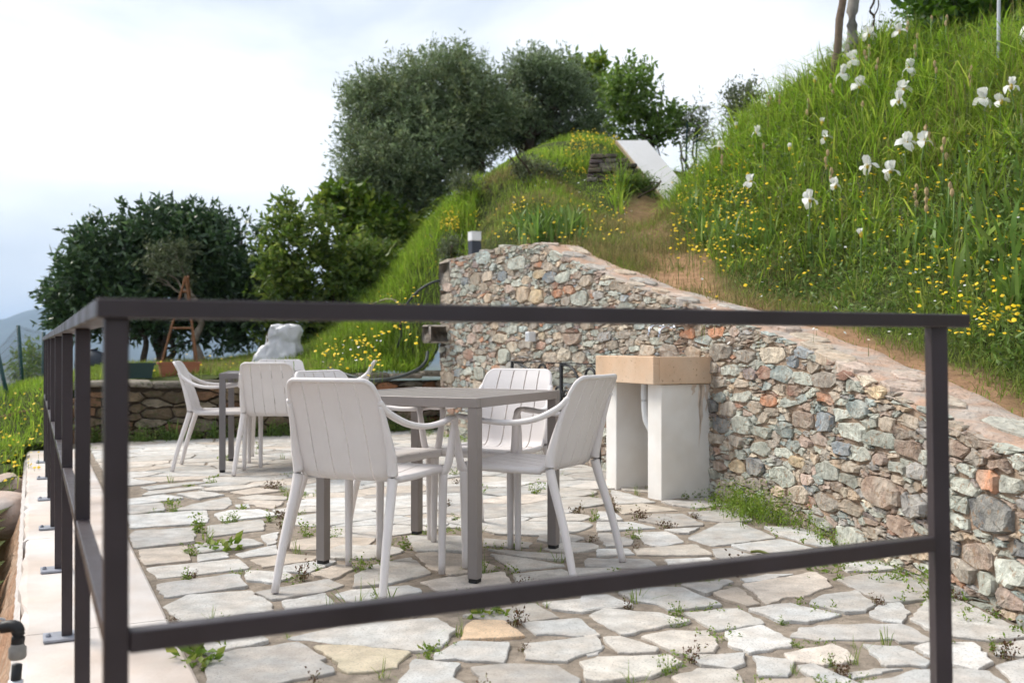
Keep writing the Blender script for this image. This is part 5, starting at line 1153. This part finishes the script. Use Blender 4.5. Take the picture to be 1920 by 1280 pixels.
# long arching grass
Xc, Yc = scatter(9500, 1.2, 8.2, 2.5, 12.8, lambda X, Y: bankmask(X, Y)*np.clip(0.52+0.55*nz(X, Y, 1.5)+0.14*(Y-7.6), 0.08, 1)*np.clip((bank_d(X, Y)-0.85)/0.7, 0.15, 1))
kc = 24; sp_ = np.repeat(RNG.uniform(0.02, 0.075, len(Xc)), kc); ox_ = RNG.normal(0, 1, len(Xc)*kc)*sp_; oy_ = RNG.normal(0, 1, len(Xc)*kc)*sp_
X = np.repeat(Xc, kc)+ox_; Y = np.repeat(Yc, kc)+oy_; tuss = np.repeat(RNG.uniform(0.65, 1.35, len(Xc)), kc); AZ = np.arctan2(oy_, ox_)+RNG.normal(0, 0.7, len(X))
d = np.clip((bank_d(X, Y)-0.8)/2.0, 0.12, 1)
n1 = RNG.random(len(X)) < np.clip(0.45+0.5*nz(X, Y, 1.0, 1)+0.1*(Y-8), 0.05, 0.95)
h = RNG.uniform(0.14, 0.46, len(X))*(0.35+0.65*d)*(1+0.25*nz(X, Y, 2.2, 2))*tuss
stuff('bank_grass', 'long bright green grass arching over the steep bank', 'grass', blades(put(X[n1], Y[n1]), h[n1], RNG.uniform(0.006, 0.015, n1.sum()), 0.3, 0.75, AZ[n1]), 'grass_lush')
stuff('bank_grass', 'finer mid green grass mixed through the steep bank', 'grass', blades(put(X[~n1], Y[~n1]), h[~n1]*0.85, RNG.uniform(0.004, 0.011, (~n1).sum()), 0.35, 0.9, AZ[~n1]), 'grass')
k = RNG.random(len(X)) < 0.05
stuff('dry_stalks', 'dry straw coloured stalks among the bank grass', 'grass', blades(put(X[k], Y[k]), h[k]*1.35, RNG.uniform(0.003, 0.006, k.sum()), 0.3, 0.3), 'grass_dry')
# broad leaved herbs low on the bank
X, Y = scatter(230000, 1.2, 8.2, 2.5, 12.8, lambda X, Y: bankmask(X, Y)*np.clip(0.45-0.5*nz(X, Y, 1.5)+0.16*(8.3-Y), 0.10, 1))
P_ = put(X, Y, 0); hh = RNG.random(len(X))**1.25*0.34*np.clip((bank_d(X, Y)-0.8)/1.4, 0.15, 1)*(1+0.5*nz(X, Y, 2.6, 2)); P_[:, 2] += np.maximum(hh, 0)
dd = RNG.normal(0, 1, (len(X), 3)); dd[:, 2] = np.abs(dd[:, 2])*0.6+0.2
stuff('bank_herbs', 'small dark green leafy herbs covering the lower bank', 'herbs', leafquads(P_, dd, RNG.uniform(0.02, 0.068, len(X)), RNG.uniform(0.010, 0.026, len(X))), 'forb')
# dusky purple seed spikes of wild sage
X, Y = scatter(900, 2.0, 7.5, 3.5, 11.0, lambda X, Y: bankmask(X, Y)*(nz(X, Y, 1.2, 1) > 0.1)*(bank_d(X, Y) > 1.5))
b_ = put(X, Y); h = RNG.uniform(0.25, 0.42, len(X)); m = 22; t = RNG.uniform(.55, 1.0, (len(X), m)); az = RNG.uniform(0, 6.28, len(X)); ln_ = RNG.uniform(0, .5, len(X))[:, None]
q = b_[:, None]+np.stack([np.cos(az)[:, None]*ln_*t*h[:, None], np.sin(az)[:, None]*ln_*t*h[:, None], t*h[:, None]], -1)+RNG.normal(0, .005, (len(X), m, 3))
MT['sage'] = leafmat('sage_spike', (0.10, 0.065, 0.075), (0.12, 0.13, 0.07), 0.2)
stuff('sage_spikes', 'dusky purple seed spikes of wild sage among the bank herbs', 'herbs', leafquads(q.reshape(-1, 3), RNG.normal(0, 1, (len(X)*m, 3)), 0.014, 0.008), 'sage')
# iris leaf fans
X, Y = scatter(4200, 1.6, 7.5, 3.5, 12.0, lambda X, Y: bankmask(X, Y)*np.clip(0.30+0.9*nz(X, Y, 1.1, 2), 0, 0.7)*(bank_d(X, Y) > 1.3))
e = [ray_ground(1020+RNG.uniform(-55, 70), 430+RNG.uniform(-14, 10), 0.1, 8, 13) for _ in range(34)]; X = np.r_[X, [q[0] for q in e]]; Y = np.r_[Y, [q[1] for q in e]]
Xk = np.repeat(X, 7)+RNG.normal(0, 0.035, len(X)*7); Yk = np.repeat(Y, 7)+RNG.normal(0, 0.035, len(X)*7)
stuff('iris_leaves', 'broad sword shaped iris leaves in fans on the bank', 'leaves', blades(put(Xk, Yk), RNG.uniform(0.18, 0.40, len(Xk)), RNG.uniform(0.020, 0.040, len(Xk)), 0.35, 0.35), 'iris_leaf')
# short turf by the path, on the mound, on the slope and the lawns
X, Y = scatter(420000, 0.4, 7, 2.2, 13.4, lambda X, Y: np.clip((dpath(X, Y)-0.10+0.10*nz(X, Y, 3.0, 2))/0.2, 0.03+0.45*np.clip((Y-7.8)/1.2, 0, 1), 1)*np.clip((1.6-bank_d(X, Y))/0.8+(Y > 9)*1.0, 0, 1)*np.clip(0.5+0.6*nz(X, Y, 2.4), 0.1, 1))
stuff('path_turf', 'short green turf edging the earth path', 'grass', blades(put(X, Y), RNG.uniform(0.025, 0.10, len(X)), RNG.uniform(0.003, 0.006, len(X)), 0.6, 0.8), 'grass')
X, Y = scatter(100000, -1.2, 3.6, 9.4, 18, lambda X, Y: np.clip((dpath(X, Y)-0.34)/0.25, 0.06, 1)*(X/Y > -0.075)*np.clip(0.6+0.5*nz(X, Y, 1.8), 0.15, 1))
h = RNG.uniform(0.035, 0.16, len(X))*(1+0.8*nz(X, Y, 1.6, 1)); h = np.maximum(h, 0.03); h = np.where((np.abs(X-1.25) < 0.6) & (Y > 11.6) & (Y < 13.05), np.minimum(h, 0.05), h)
k = nz(X, Y, 1.3, 2)+RNG.normal(0, .25, len(X)) > 0.25
stuff('mound_grass', 'bright tufted grass on the mound behind the wall', 'grass', blades(put(X[k], Y[k]), h[k]*1.15, RNG.uniform(0.005, 0.010, k.sum()), 0.4, 0.7), 'grass_lush')
stuff('mound_grass', 'duller low grass on the mound behind the wall', 'grass', blades(put(X[~k], Y[~k]), h[~k]*0.8, RNG.uniform(0.004, 0.008, (~k).sum()), 0.5, 0.7), 'grass')
X, Y = scatter(80000, -0.8, 2.6, 6.6, 13.4, lambda X, Y: np.clip(0.45-0.55*nz(X, Y, 2.0), 0, 1)*np.where(dpath(X, Y) > 0.2, 1, 0.5)*(bank_d(X, Y) < 1.3+0.8*(Y > 8.5)))
stuff('mound_dry_grass', 'straw coloured stalks on the mound behind the wall', 'grass', blades(put(X, Y), RNG.uniform(0.04, 0.16, len(X)), RNG.uniform(0.003, 0.006, len(X)), 0.6, 0.6), 'grass_dry')
X, Y = scatter(150000, -7.5, -0.45, 10.7, 15.8, lambda X, Y: np.clip(0.65+0.5*nz(X, Y, 1.6), 0.2, 1)*(X/Y < -0.03))
sl_ = np.clip((X+2.9)/1.2, 0, 1); h = RNG.uniform(0.05, 0.13, len(X))*(1+0.9*sl_)*(1+0.4*nz(X, Y, 2.5, 1))
k = (RNG.random(len(X)) < 0.25+0.65*sl_)
stuff('slope_grass', 'vivid green grass on the slope left of the stone wall', 'grass', blades(put(X[k], Y[k]), h[k], RNG.uniform(0.005, 0.009, k.sum()), 0.45, 0.6), 'grass_lush')
stuff('lawn_grass', 'paler grass on the lawn behind the low wall', 'grass', blades(put(X[~k], Y[~k]), h[~k], RNG.uniform(0.004, 0.008, (~k).sum()), 0.5, 0.6), 'grass')
X, Y = scatter(15000, -7.5, -1.5, 10.8, 14, lambda X, Y: np.clip(0.45+0.6*nz(X, Y, 2.2, 2), 0, 1)*(X < -1.6))
stuff('lawn_dry_grass', 'straw coloured stalks on the lawn behind the low wall', 'grass', blades(put(X, Y), RNG.uniform(0.05, 0.17, len(X)), RNG.uniform(0.003, 0.006, len(X)), 0.5, 0.5), 'grass_dry')
X, Y = scatter(60000, -8, -3.3, 7.0, 13, lambda X, Y: np.clip(0.7+0.4*nz(X, Y, 1.7), 0.2, 1)*(bank_d(X, Y) < -3.9)*np.clip((Y-7.6)/0.9, 0.05, 1))
stuff('side_lawn', 'bright grass beside the far end of the coping at the left edge', 'grass', blades(put(X, Y), RNG.uniform(0.04, 0.15, len(X)), RNG.uniform(0.004, 0.008, len(X)), 0.5, 0.6), 'grass_lush')

# ------------------------------------------------------------------ yellow daisies (far too many to part)
def daisies(rects, name, label, m='yellow', rr=(0.009, 0.0165)):
    pos = []
    for (x0, x1, y0, y1, n, off) in rects:
        for _ in range(n):
            g = ray_ground(random.uniform(x0, x1), random.uniform(y0, y1), off*random.uniform(0.5, 1.2), 5, 16)
            if g[1] > 15.5: continue
            pos.append((g[0], g[1], g[2]+off*random.uniform(0.6, 1.1)))
    pos = np.array(pos); N = len(pos); nr = unit(np.c_[RNG.normal(-0.1, 0.35, N), RNG.normal(-0.45, 0.35, N), np.full(N, 0.8)])
    a = unit(np.cross(nr, RNG.normal(0, 1, (N, 3)))); b_ = np.cross(nr, a); r = RNG.uniform(*rr, N)[:, None]; V = [pos+nr*r*0.25]
    for k in range(8): t = 2*math.pi*k/8; V.append(pos+(a*math.cos(t)+b_*math.sin(t))*r*(1.0 if k % 2 else 0.78))
    V = np.stack(V, 1).reshape(-1, 3); o = (np.arange(N)*9)[:, None]; F = [np.concatenate([o+np.array([0, 1+k, 1+(k+1) % 8]) for k in range(8)])]
    stuff(name, label, 'flowers', (V, F), m)
    bs_ = pos.copy(); bs_[:, 2] = hgt(pos[:, 0], pos[:, 1]); hh = pos[:, 2]-bs_[:, 2]
    stuff(name.replace('flowers', 'stems'), label+', their thin stems', 'stems', blades(bs_, np.maximum(hh, 0.02), np.full(N, 0.004), 0.0, 0.0), 'forb')
daisies([(1255, 1420, 350, 480, 210, 0.26), (1290, 1420, 270, 400, 90, 0.3), (1300, 1700, 290, 440, 110, 0.3), (1700, 1920, 330, 620, 210, 0.2), (1450, 1900, 100, 300, 45, 0.22), (1300, 1700, 420, 560, 50, 0.12), (1780, 1920, 480, 640, 40, 0.12)], 'bank_flowers', 'small yellow daisies dotted over the steep bank')
daisies([(1070, 1165, 252, 274, 170, 0.22), (1060, 1100, 275, 330, 50, 0.16), (1130, 1215, 310, 345, 50, 0.16), (960, 1180, 365, 440, 170, 0.16), (880, 1000, 395, 450, 35, 0.16), (826, 862, 396, 430, 110, 0.2), (1000, 1090, 285, 330, 20, .1), (790, 850, 430, 520, 20, .1)], 'mound_flowers', 'small yellow daisies on the mound above the wall')
daisies([(660, 790, 540, 640, 60, 0.18), (590, 720, 630, 690, 70, 0.14), (160, 440, 600, 690, 75, 0.2), (0, 80, 730, 900, 60, 0.1)], 'lawn_flowers', 'small yellow daisies on the lawn and slope behind the low wall')
daisies([(1300, 1920, 280, 640, 70, 0.18), (950, 1200, 330, 440, 25, 0.08), (600, 720, 620, 690, 14, .06)], 'white_flowers', 'tiny white daisies scattered over the bank', 'whitepetal', (0.008, 0.014))

# ------------------------------------------------------------------ irises
def petal(L_, W_, bend, cup):
    v = []; f = []
    for i, (t, k) in enumerate(((0, 0.25), (0.3, 0.75), (0.6, 1.0), (0.85, 0.8), (1.0, 0.25))):
        for j in (-1, 0, 1):
            x = j*W_/2*k; y = L_*math.sin(bend*t)/max(abs(bend), .01) if bend else L_*t; z = L_*(1-math.cos(bend*t))/max(abs(bend), .01)
            v.append((x*random.uniform(.85, 1.15)+random.gauss(0, .003), y, z+cup*(x/W_)**2*W_*2+random.gauss(0, .005)))
    for i in range(4):
        for j in range(2): a = i*3+j; f.append((a, a+1, a+4, a+3))
    return newmesh('petal', np.array(v), f, MT['whitepetal'], True)
fall = [petal(0.078, 0.056, 1.7, -0.4) for _ in range(3)]; stand = [petal(0.074, 0.058, 1.1, 0.6) for _ in range(3)]
def iris(px, py, lab):
    off = random.uniform(0.34, 0.44); g = ray_ground(px, py, off, 4.5, 14); top = np.array((g[0], g[1], g[2]+off))
    t = thing('white_iris', lab, 'iris', g, random.uniform(0, 6.28), 'white irises on the bank')
    b = MB(); b.tube(spline([(0, 0, -0.02), (random.gauss(0, .015), random.gauss(0, .015), off*0.5), (0, 0, off-0.012)], 4), [0.0055]*8+[0.008], 6); b.build('stem', MT['stem'], t, True, rel=False)
    sc_ = random.uniform(0.9, 1.3); bud = random.random() < 0.16
    for i in range(3):
        a = i*2.094+random.uniform(-.25, .25)
        o = link('petal', stand[i], t, (0, 0, off-0.01)); o.rotation_euler = (R(random.uniform(45, 85)), R(random.gauss(0, 14)), a); o.scale = (sc_*(.6 if bud else 1),)*3
        if not bud:
            o = link('petal', fall[i], t, (0, 0, off-0.006)); o.rotation_euler = (R(180-random.uniform(-10, 45)), R(random.gauss(0, 14)), a+1.047+math.pi); o.scale = (sc_,)*3
    MB().lathe([(0.006, off-0.035), (0.012, off-0.02), (0.013, off), (0.004, off+0.012)], 7).build('throat', MT['throat'], t, True, rel=False)
IR = [(1692, 20), (1687, 58), (1630, 64), (1600, 112), (1580, 138), (1705, 127), (1695, 166), (1686, 188), (1612, 160), (1542, 228), (1548, 257), (1481, 277), (1419, 247), (1381, 236), (1349, 275), (1408, 340), (1627, 310), (1670, 320), (1700, 266), (1734, 263), (1846, 184), (1878, 189), (1897, 160), (1519, 373), (1567, 347), (1615, 438), (1528, 150)]
ORD = 'first second third fourth fifth sixth seventh eighth ninth tenth eleventh twelfth thirteenth fourteenth fifteenth'.split()
def nth(k, n): return ('%s from the left' % ORD[k]) if k < len(ORD) and k <= n//2 else ('%s from the right' % ORD[n-1-k])
IR.sort()
for k, (px, py) in enumerate(IR): iris(px, py, 'white iris in bloom on the bank, %s of all the blooms' % nth(k, len(IR)))
def withered(px, py, lab):
    off = random.uniform(0.34, 0.45); g = ray_ground(px, py, off, 4.5, 14)
    t = thing('withered_iris', lab, 'iris', g, random.uniform(0, 6.28), 'withered irises on the bank')
    b = MB(); b.tube([(0, 0, -0.02), (0.005, 0, off*0.5), (0, 0, off)], 0.005, 5); b.build('stem', MT['stem'], t, True, rel=False)
    for i in range(random.choice((1, 2, 2, 3))):
        v = []; f = []; nu, nv = 7, 5; dz = -0.055*i; dx = random.uniform(-.018, .018)
        for a in range(nv+1):
            for j in range(nu):
                th = math.pi*a/nv; ph = 6.283*j/nu; rr_ = random.uniform(0.6, 1.25); v.append((dx+0.014*rr_*math.sin(th)*math.cos(ph), 0.014*rr_*math.sin(th)*math.sin(ph), off+dz+0.030*math.cos(th)*random.uniform(.85, 1.15)))
        for a in range(nv):
            for j in range(nu): f.append((a*nu+j, (a+1)*nu+j, (a+1)*nu+(j+1) % nu, a*nu+(j+1) % nu))
        link('dry_head', newmesh('dry_head', np.array(v), f, MT['withered']), t)
WI = sorted(((1716, 90), (1747, 35), (1775, 32), (1702, 45), (1720, 68), (1630, 88), (1645, 115), (1622, 100), (1755, 120), (1820, 130), (1530, 105), (1452, 150), (1441, 185), (1462, 180), (1515, 190), (1618, 195), (1560, 162), (1552, 287), (1557, 322), (1718, 353), (1737, 360), (1780, 350), (1790, 362), (1770, 265), (1740, 240), (1354, 295), (1432, 275)))
for k, (px, py) in enumerate(WI): withered(px, py, 'withered tan iris stalk on the bank, %s of the withered ones' % nth(k, len(WI)))

# ------------------------------------------------------------------ weeds in the joints of the paving
def weed_mesh(kind):
    parts = []
    if kind == 'tuft':
        n = 16; b_ = np.c_[RNG.normal(0, .012, n), RNG.normal(0, .012, n), np.full(n, -0.02)]; v, f = blades(b_, RNG.uniform(.04, .12, n), np.full(n, .0035), .5, .5); return newmesh('tuft', v, f, MT['weed'])
    if kind == 'rosette':
        n = 26; a = RNG.uniform(0, 6.28, n); c = np.c_[RNG.normal(0, .03, n), RNG.normal(0, .02, n), RNG.uniform(0, .03, n)]; d_ = np.c_[np.cos(a), np.sin(a), RNG.uniform(0.1, .9, n)]
        v, f = leafquads(c, d_, RNG.uniform(.02, .05, n), RNG.uniform(.011, .024, n)); return newmesh('rosette', v, f, MT['weed'])
    n = 9 if kind != 'mat' else 22; sp = .012 if kind != 'mat' else .05; L_, W_ = (.016, .010)
    b_ = np.c_[RNG.normal(0, sp, n), RNG.normal(0, sp, n), np.full(n, -0.02)]; h = RNG.uniform(.03, .10, n)*(0.5 if kind == 'mat' else 1); az = RNG.uniform(0, 6.28, n); parts = [blades(b_, h, np.full(n, .0025), .3, .3, az)]
    m = 14; t = RNG.uniform(.3, 1.05, (n, m)); lean = RNG.uniform(.1, .7, n)[:, None]; q = b_[:, None]+np.stack([np.cos(az)[:, None]*lean*t*h[:, None], np.sin(az)[:, None]*lean*t*h[:, None], t*h[:, None]], -1)+RNG.normal(0, .006, (n, m, 3))
    dd = RNG.normal(0, 1, (n*m, 3)); parts.append(leafquads(q.reshape(-1, 3), dd, RNG.uniform(.008, L_, n*m), RNG.uniform(.005, W_, n*m)))
    v, f = join(parts); return newmesh('sprig', v, f, MT['weed_red' if kind == 'red' else 'weed'])
WM = [weed_mesh(k) for k in ('tuft', 'tuft', 'rosette', 'sprig', 'sprig', 'sprig', 'mat', 'mat', 'red', 'red')]
WL_ = {'tuft': ('thin grassy weed tuft growing in a paving joint', 'grass tufts in the paving joints'), 'rosette': ('low broad leaved weed growing in a paving joint', 'leafy weeds in the paving joints'), 'sprig': ('small leafy weed growing in a paving joint', 'small weeds in the paving joints')}
ANCH = [(-0.9, 3.8, 'left of the nearest chair'), (-0.35, 3.6, 'in front of the nearest chair'), (-0.3, 4.5, 'under the front table'), (0.4, 4.1, 'by the right hand chair'), (0.2, 3.5, 'in front of the front table leg'), (-0.1, 3.0, 'near the orange flagstone'),
        (-0.6, 2.95, 'near the yellowish flagstone'), (-0.95, 3.1, 'beside the coping near the corner post'), (-1.5, 4.3, 'beside the middle of the coping'), (-2.4, 6.2, 'between the coping and the back chairs'), (-1.3, 5.3, 'between the two tables on the left'), (-0.8, 6.2, 'behind the front table'),
        (-1.9, 7.9, 'under the back table'), (-3.3, 8.3, 'at the far end of the coping'), (-2.9, 9.8, 'before the low back wall on the left'), (-1.4, 9.6, 'before the low back wall on the right'), (-0.2, 8.2, 'at the foot of the far wall'), (0.5, 6.6, 'beside the sink piers'), (0.9, 5.6, 'before the sink'), (1.35, 5.2, 'by the wall right of the sink'),
        (0.9, 4.4, 'between right chair and wall'), (1.55, 4.0, 'by the wall near the right post'), (1.2, 3.4, 'left of the right post'), (0.7, 3.2, 'in the middle foreground'), (1.5, 2.9, 'at the lower right corner'), (0.45, 2.85, 'at the bottom edge in the centre'), (0.95, 2.8, 'at the bottom edge right of centre')]
def weed(x, y, me, sc_):
    o = link('paving_weed', me, None, (x, y, -0.012), random.uniform(0, 6.28)); o.scale = (sc_, sc_, sc_*random.uniform(.8, 1.2)); st = me.name.split('.')[0]
    lab, gr = WL_[st]
    if me.materials[0].name == 'reddish_weed': lab, gr = 'small reddish brown weed growing in a paving joint', 'reddish weeds in the paving joints'
    a = min(ANCH, key=lambda k: (k[0]-x)**2+(k[1]-y)**2); tag(o, lab.replace('growing in a paving joint', 'in the paving '+a[2]), 'weed', gr)
polyb = [(np.array(pl), np.array(pl).min(0), np.array(pl).max(0)) for pl in pave_polys]
def on_stone(x, y): return any((lo[0] < x < hi[0] and lo[1] < y < hi[1] and inside((x, y), pl)) for pl, lo, hi in polyb)
cnt = 0
while cnt < 165:
    p_ = 1.7+8.7*random.random()**1.15; q_ = random.uniform(0.45, qwall(p_)-0.02); x, y = W2(p_, q_)
    if abs(x)/y > 0.56 or on_stone(x, y): continue
    weed(x, y, random.choice(WM), random.uniform(0.5, 1.05)*(0.85 if y < 4 else 1.1)); cnt += 1
tri_ = sum(len(o.data.polygons) for o in SC.objects if o.type == 'MESH'); print('polygons so far', tri_)
for px, py, i, s in ((425, 1030, 2, 1.5), (395, 1022, 2, 1.0), (368, 1232, 2, 1.5), (385, 1245, 2, 1.1), (900, 1150, 2, 1.1), (935, 1150, 2, 0.9), (375, 995, 3, 1.5), (420, 860, 2, 1.2), (720, 1125, 0, 1.3), (1195, 1125, 0, 1.3), (665, 1135, 0, 1.2), (1745, 1130, 3, 1.7), (1570, 1065, 6, 1.6), (810, 1215, 2, .7), (1660, 1205, 0, .8)):
    g = GP(px, py); weed(g[0], g[1], WM[i], s)
# unbroken growth along the foot of the wall and round the piers
n = 480; p_ = np.r_[RNG.normal(4.45, 0.28, 190), RNG.uniform(2.2, 6.2, 150), RNG.uniform(8.0, 10.3, 140)]; off = np.abs(RNG.normal(0, 0.11, n))+0.015
w = np.array([W2(a, qwall(a)-b_) for a, b_ in zip(p_, off)]); h = RNG.uniform(.02, .20, n)*np.exp(-((p_-4.3)/0.6)**2)+RNG.uniform(.015, .06, n)
az = RNG.uniform(0, 6.28, n); m = 16; t = RNG.uniform(.15, 1.05, (n, m)); b_ = np.c_[w, np.full(n, -0.02)]; q = b_[:, None]+np.stack([np.cos(az)[:, None]*.5*t*h[:, None], np.sin(az)[:, None]*.5*t*h[:, None], t*h[:, None]], -1)+RNG.normal(0, .010, (n, m, 3))
vf = join([blades(b_, h, np.full(n, .003), .35, .3, az), leafquads(q.reshape(-1, 3), RNG.normal(0, 1, (n*m, 3)), RNG.uniform(.008, .022, n*m), RNG.uniform(.005, .012, n*m))])
stuff('wall_foot_weeds', 'yellow green weeds crowding the foot of the stone wall', 'weeds', vf, 'weed')
n = 500; u_ = RNG.uniform(0.1, LL, n); b_ = np.array([lpt(a, -0.02, abs(random.gauss(0, .08))+.03) for a in u_]); h = RNG.uniform(.04, .22, n); az = RNG.uniform(0, 6.28, n); t = RNG.uniform(.15, 1.05, (n, m))
q = b_[:, None]+np.stack([np.cos(az)[:, None]*.5*t*h[:, None], np.sin(az)[:, None]*.5*t*h[:, None], t*h[:, None]], -1)+RNG.normal(0, .012, (n, m, 3))
vf = join([blades(b_, h, np.full(n, .004), .35, .3, az), leafquads(q.reshape(-1, 3), RNG.normal(0, 1, (n*m, 3)), RNG.uniform(.012, .035, n*m), RNG.uniform(.008, .018, n*m))])
stuff('low_wall_weeds', 'dark green weeds at the foot of the low back wall', 'weeds', vf, 'forb')
n = 60; m = 7; u_ = np.repeat(RNG.uniform(0.05, LL, n//6), 6); b_ = np.array([lpt(a+random.gauss(0, .03), 0.0, random.uniform(.03, .15)) for a in u_]); vf = blades(b_, RNG.uniform(.1, .26, len(b_)), np.full(len(b_), .016), .25, .25); stuff('low_wall_blades', 'a few upright blade leaved plants at the low back wall', 'weeds', vf, 'iris_leaf')
# pebbles and crumbs in the joints
mb = MB(); c_ = 0
while c_ < 1300:
    p_ = 1.6+4.2*random.random()**1.3; q_ = random.uniform(0.44, qwall(p_)-0.01); x, y = W2(p_, q_)
    if on_stone(x, y): continue
    r_ = random.uniform(.0025, .008); mb.add([(x+r_*random.uniform(.7, 1.3)*a, y+r_*random.uniform(.7, 1.3)*b_, -0.016+r_*c2*.8) for a, b_, c2 in ((1, 0, 0), (0, 1, 0), (-1, 0, 0), (0, -1, 0), (0, 0, 1))], [(0, 1, 4), (1, 2, 4), (2, 3, 4), (3, 0, 4)]); c_ += 1
MT['pebble'] = mat('pebble', (0.34, 0.28, 0.22), 0.9, 0.2, 60, island=0.5)
o = mb.build('joint_pebbles', MT['pebble'], pave); o['kind'] = 'stuff'
g0 = GP(1408, 1036); g1 = GP(1445, 1043)
tag(MB().tube(spline([(g0[0], g0[1], .006), ((g0[0]+g1[0])/2, (g0[1]+g1[1])/2+.01, .014), (g1[0], g1[1], .006)], 4), 0.007, 6).build('dry_stick', MT['grass_dry'], None, True), 'short pale dry stick lying on the paving', 'stick')

# ------------------------------------------------------------------ haze between here and the mountains
hm = bpy.data.materials.new('haze_air'); hm.use_nodes = True; N = hm.node_tree.nodes; N.clear()
ov = N.new('ShaderNodeOutputMaterial'); pv = N.new('ShaderNodeVolumePrincipled'); pv.inputs['Color'].default_value = (0.56, 0.74, 1.0, 1); pv.inputs['Density'].default_value = 0.00030; pv.inputs['Anisotropy'].default_value = 0.2
hm.node_tree.links.new(pv.outputs[0], ov.inputs['Volume'])
hb = MB().box((0, 2100, 55), (9600, 9600, 260)); tag(hb.build('haze', hm), 'thin pale blue air haze over the valley', 'haze', None, 'stuff')
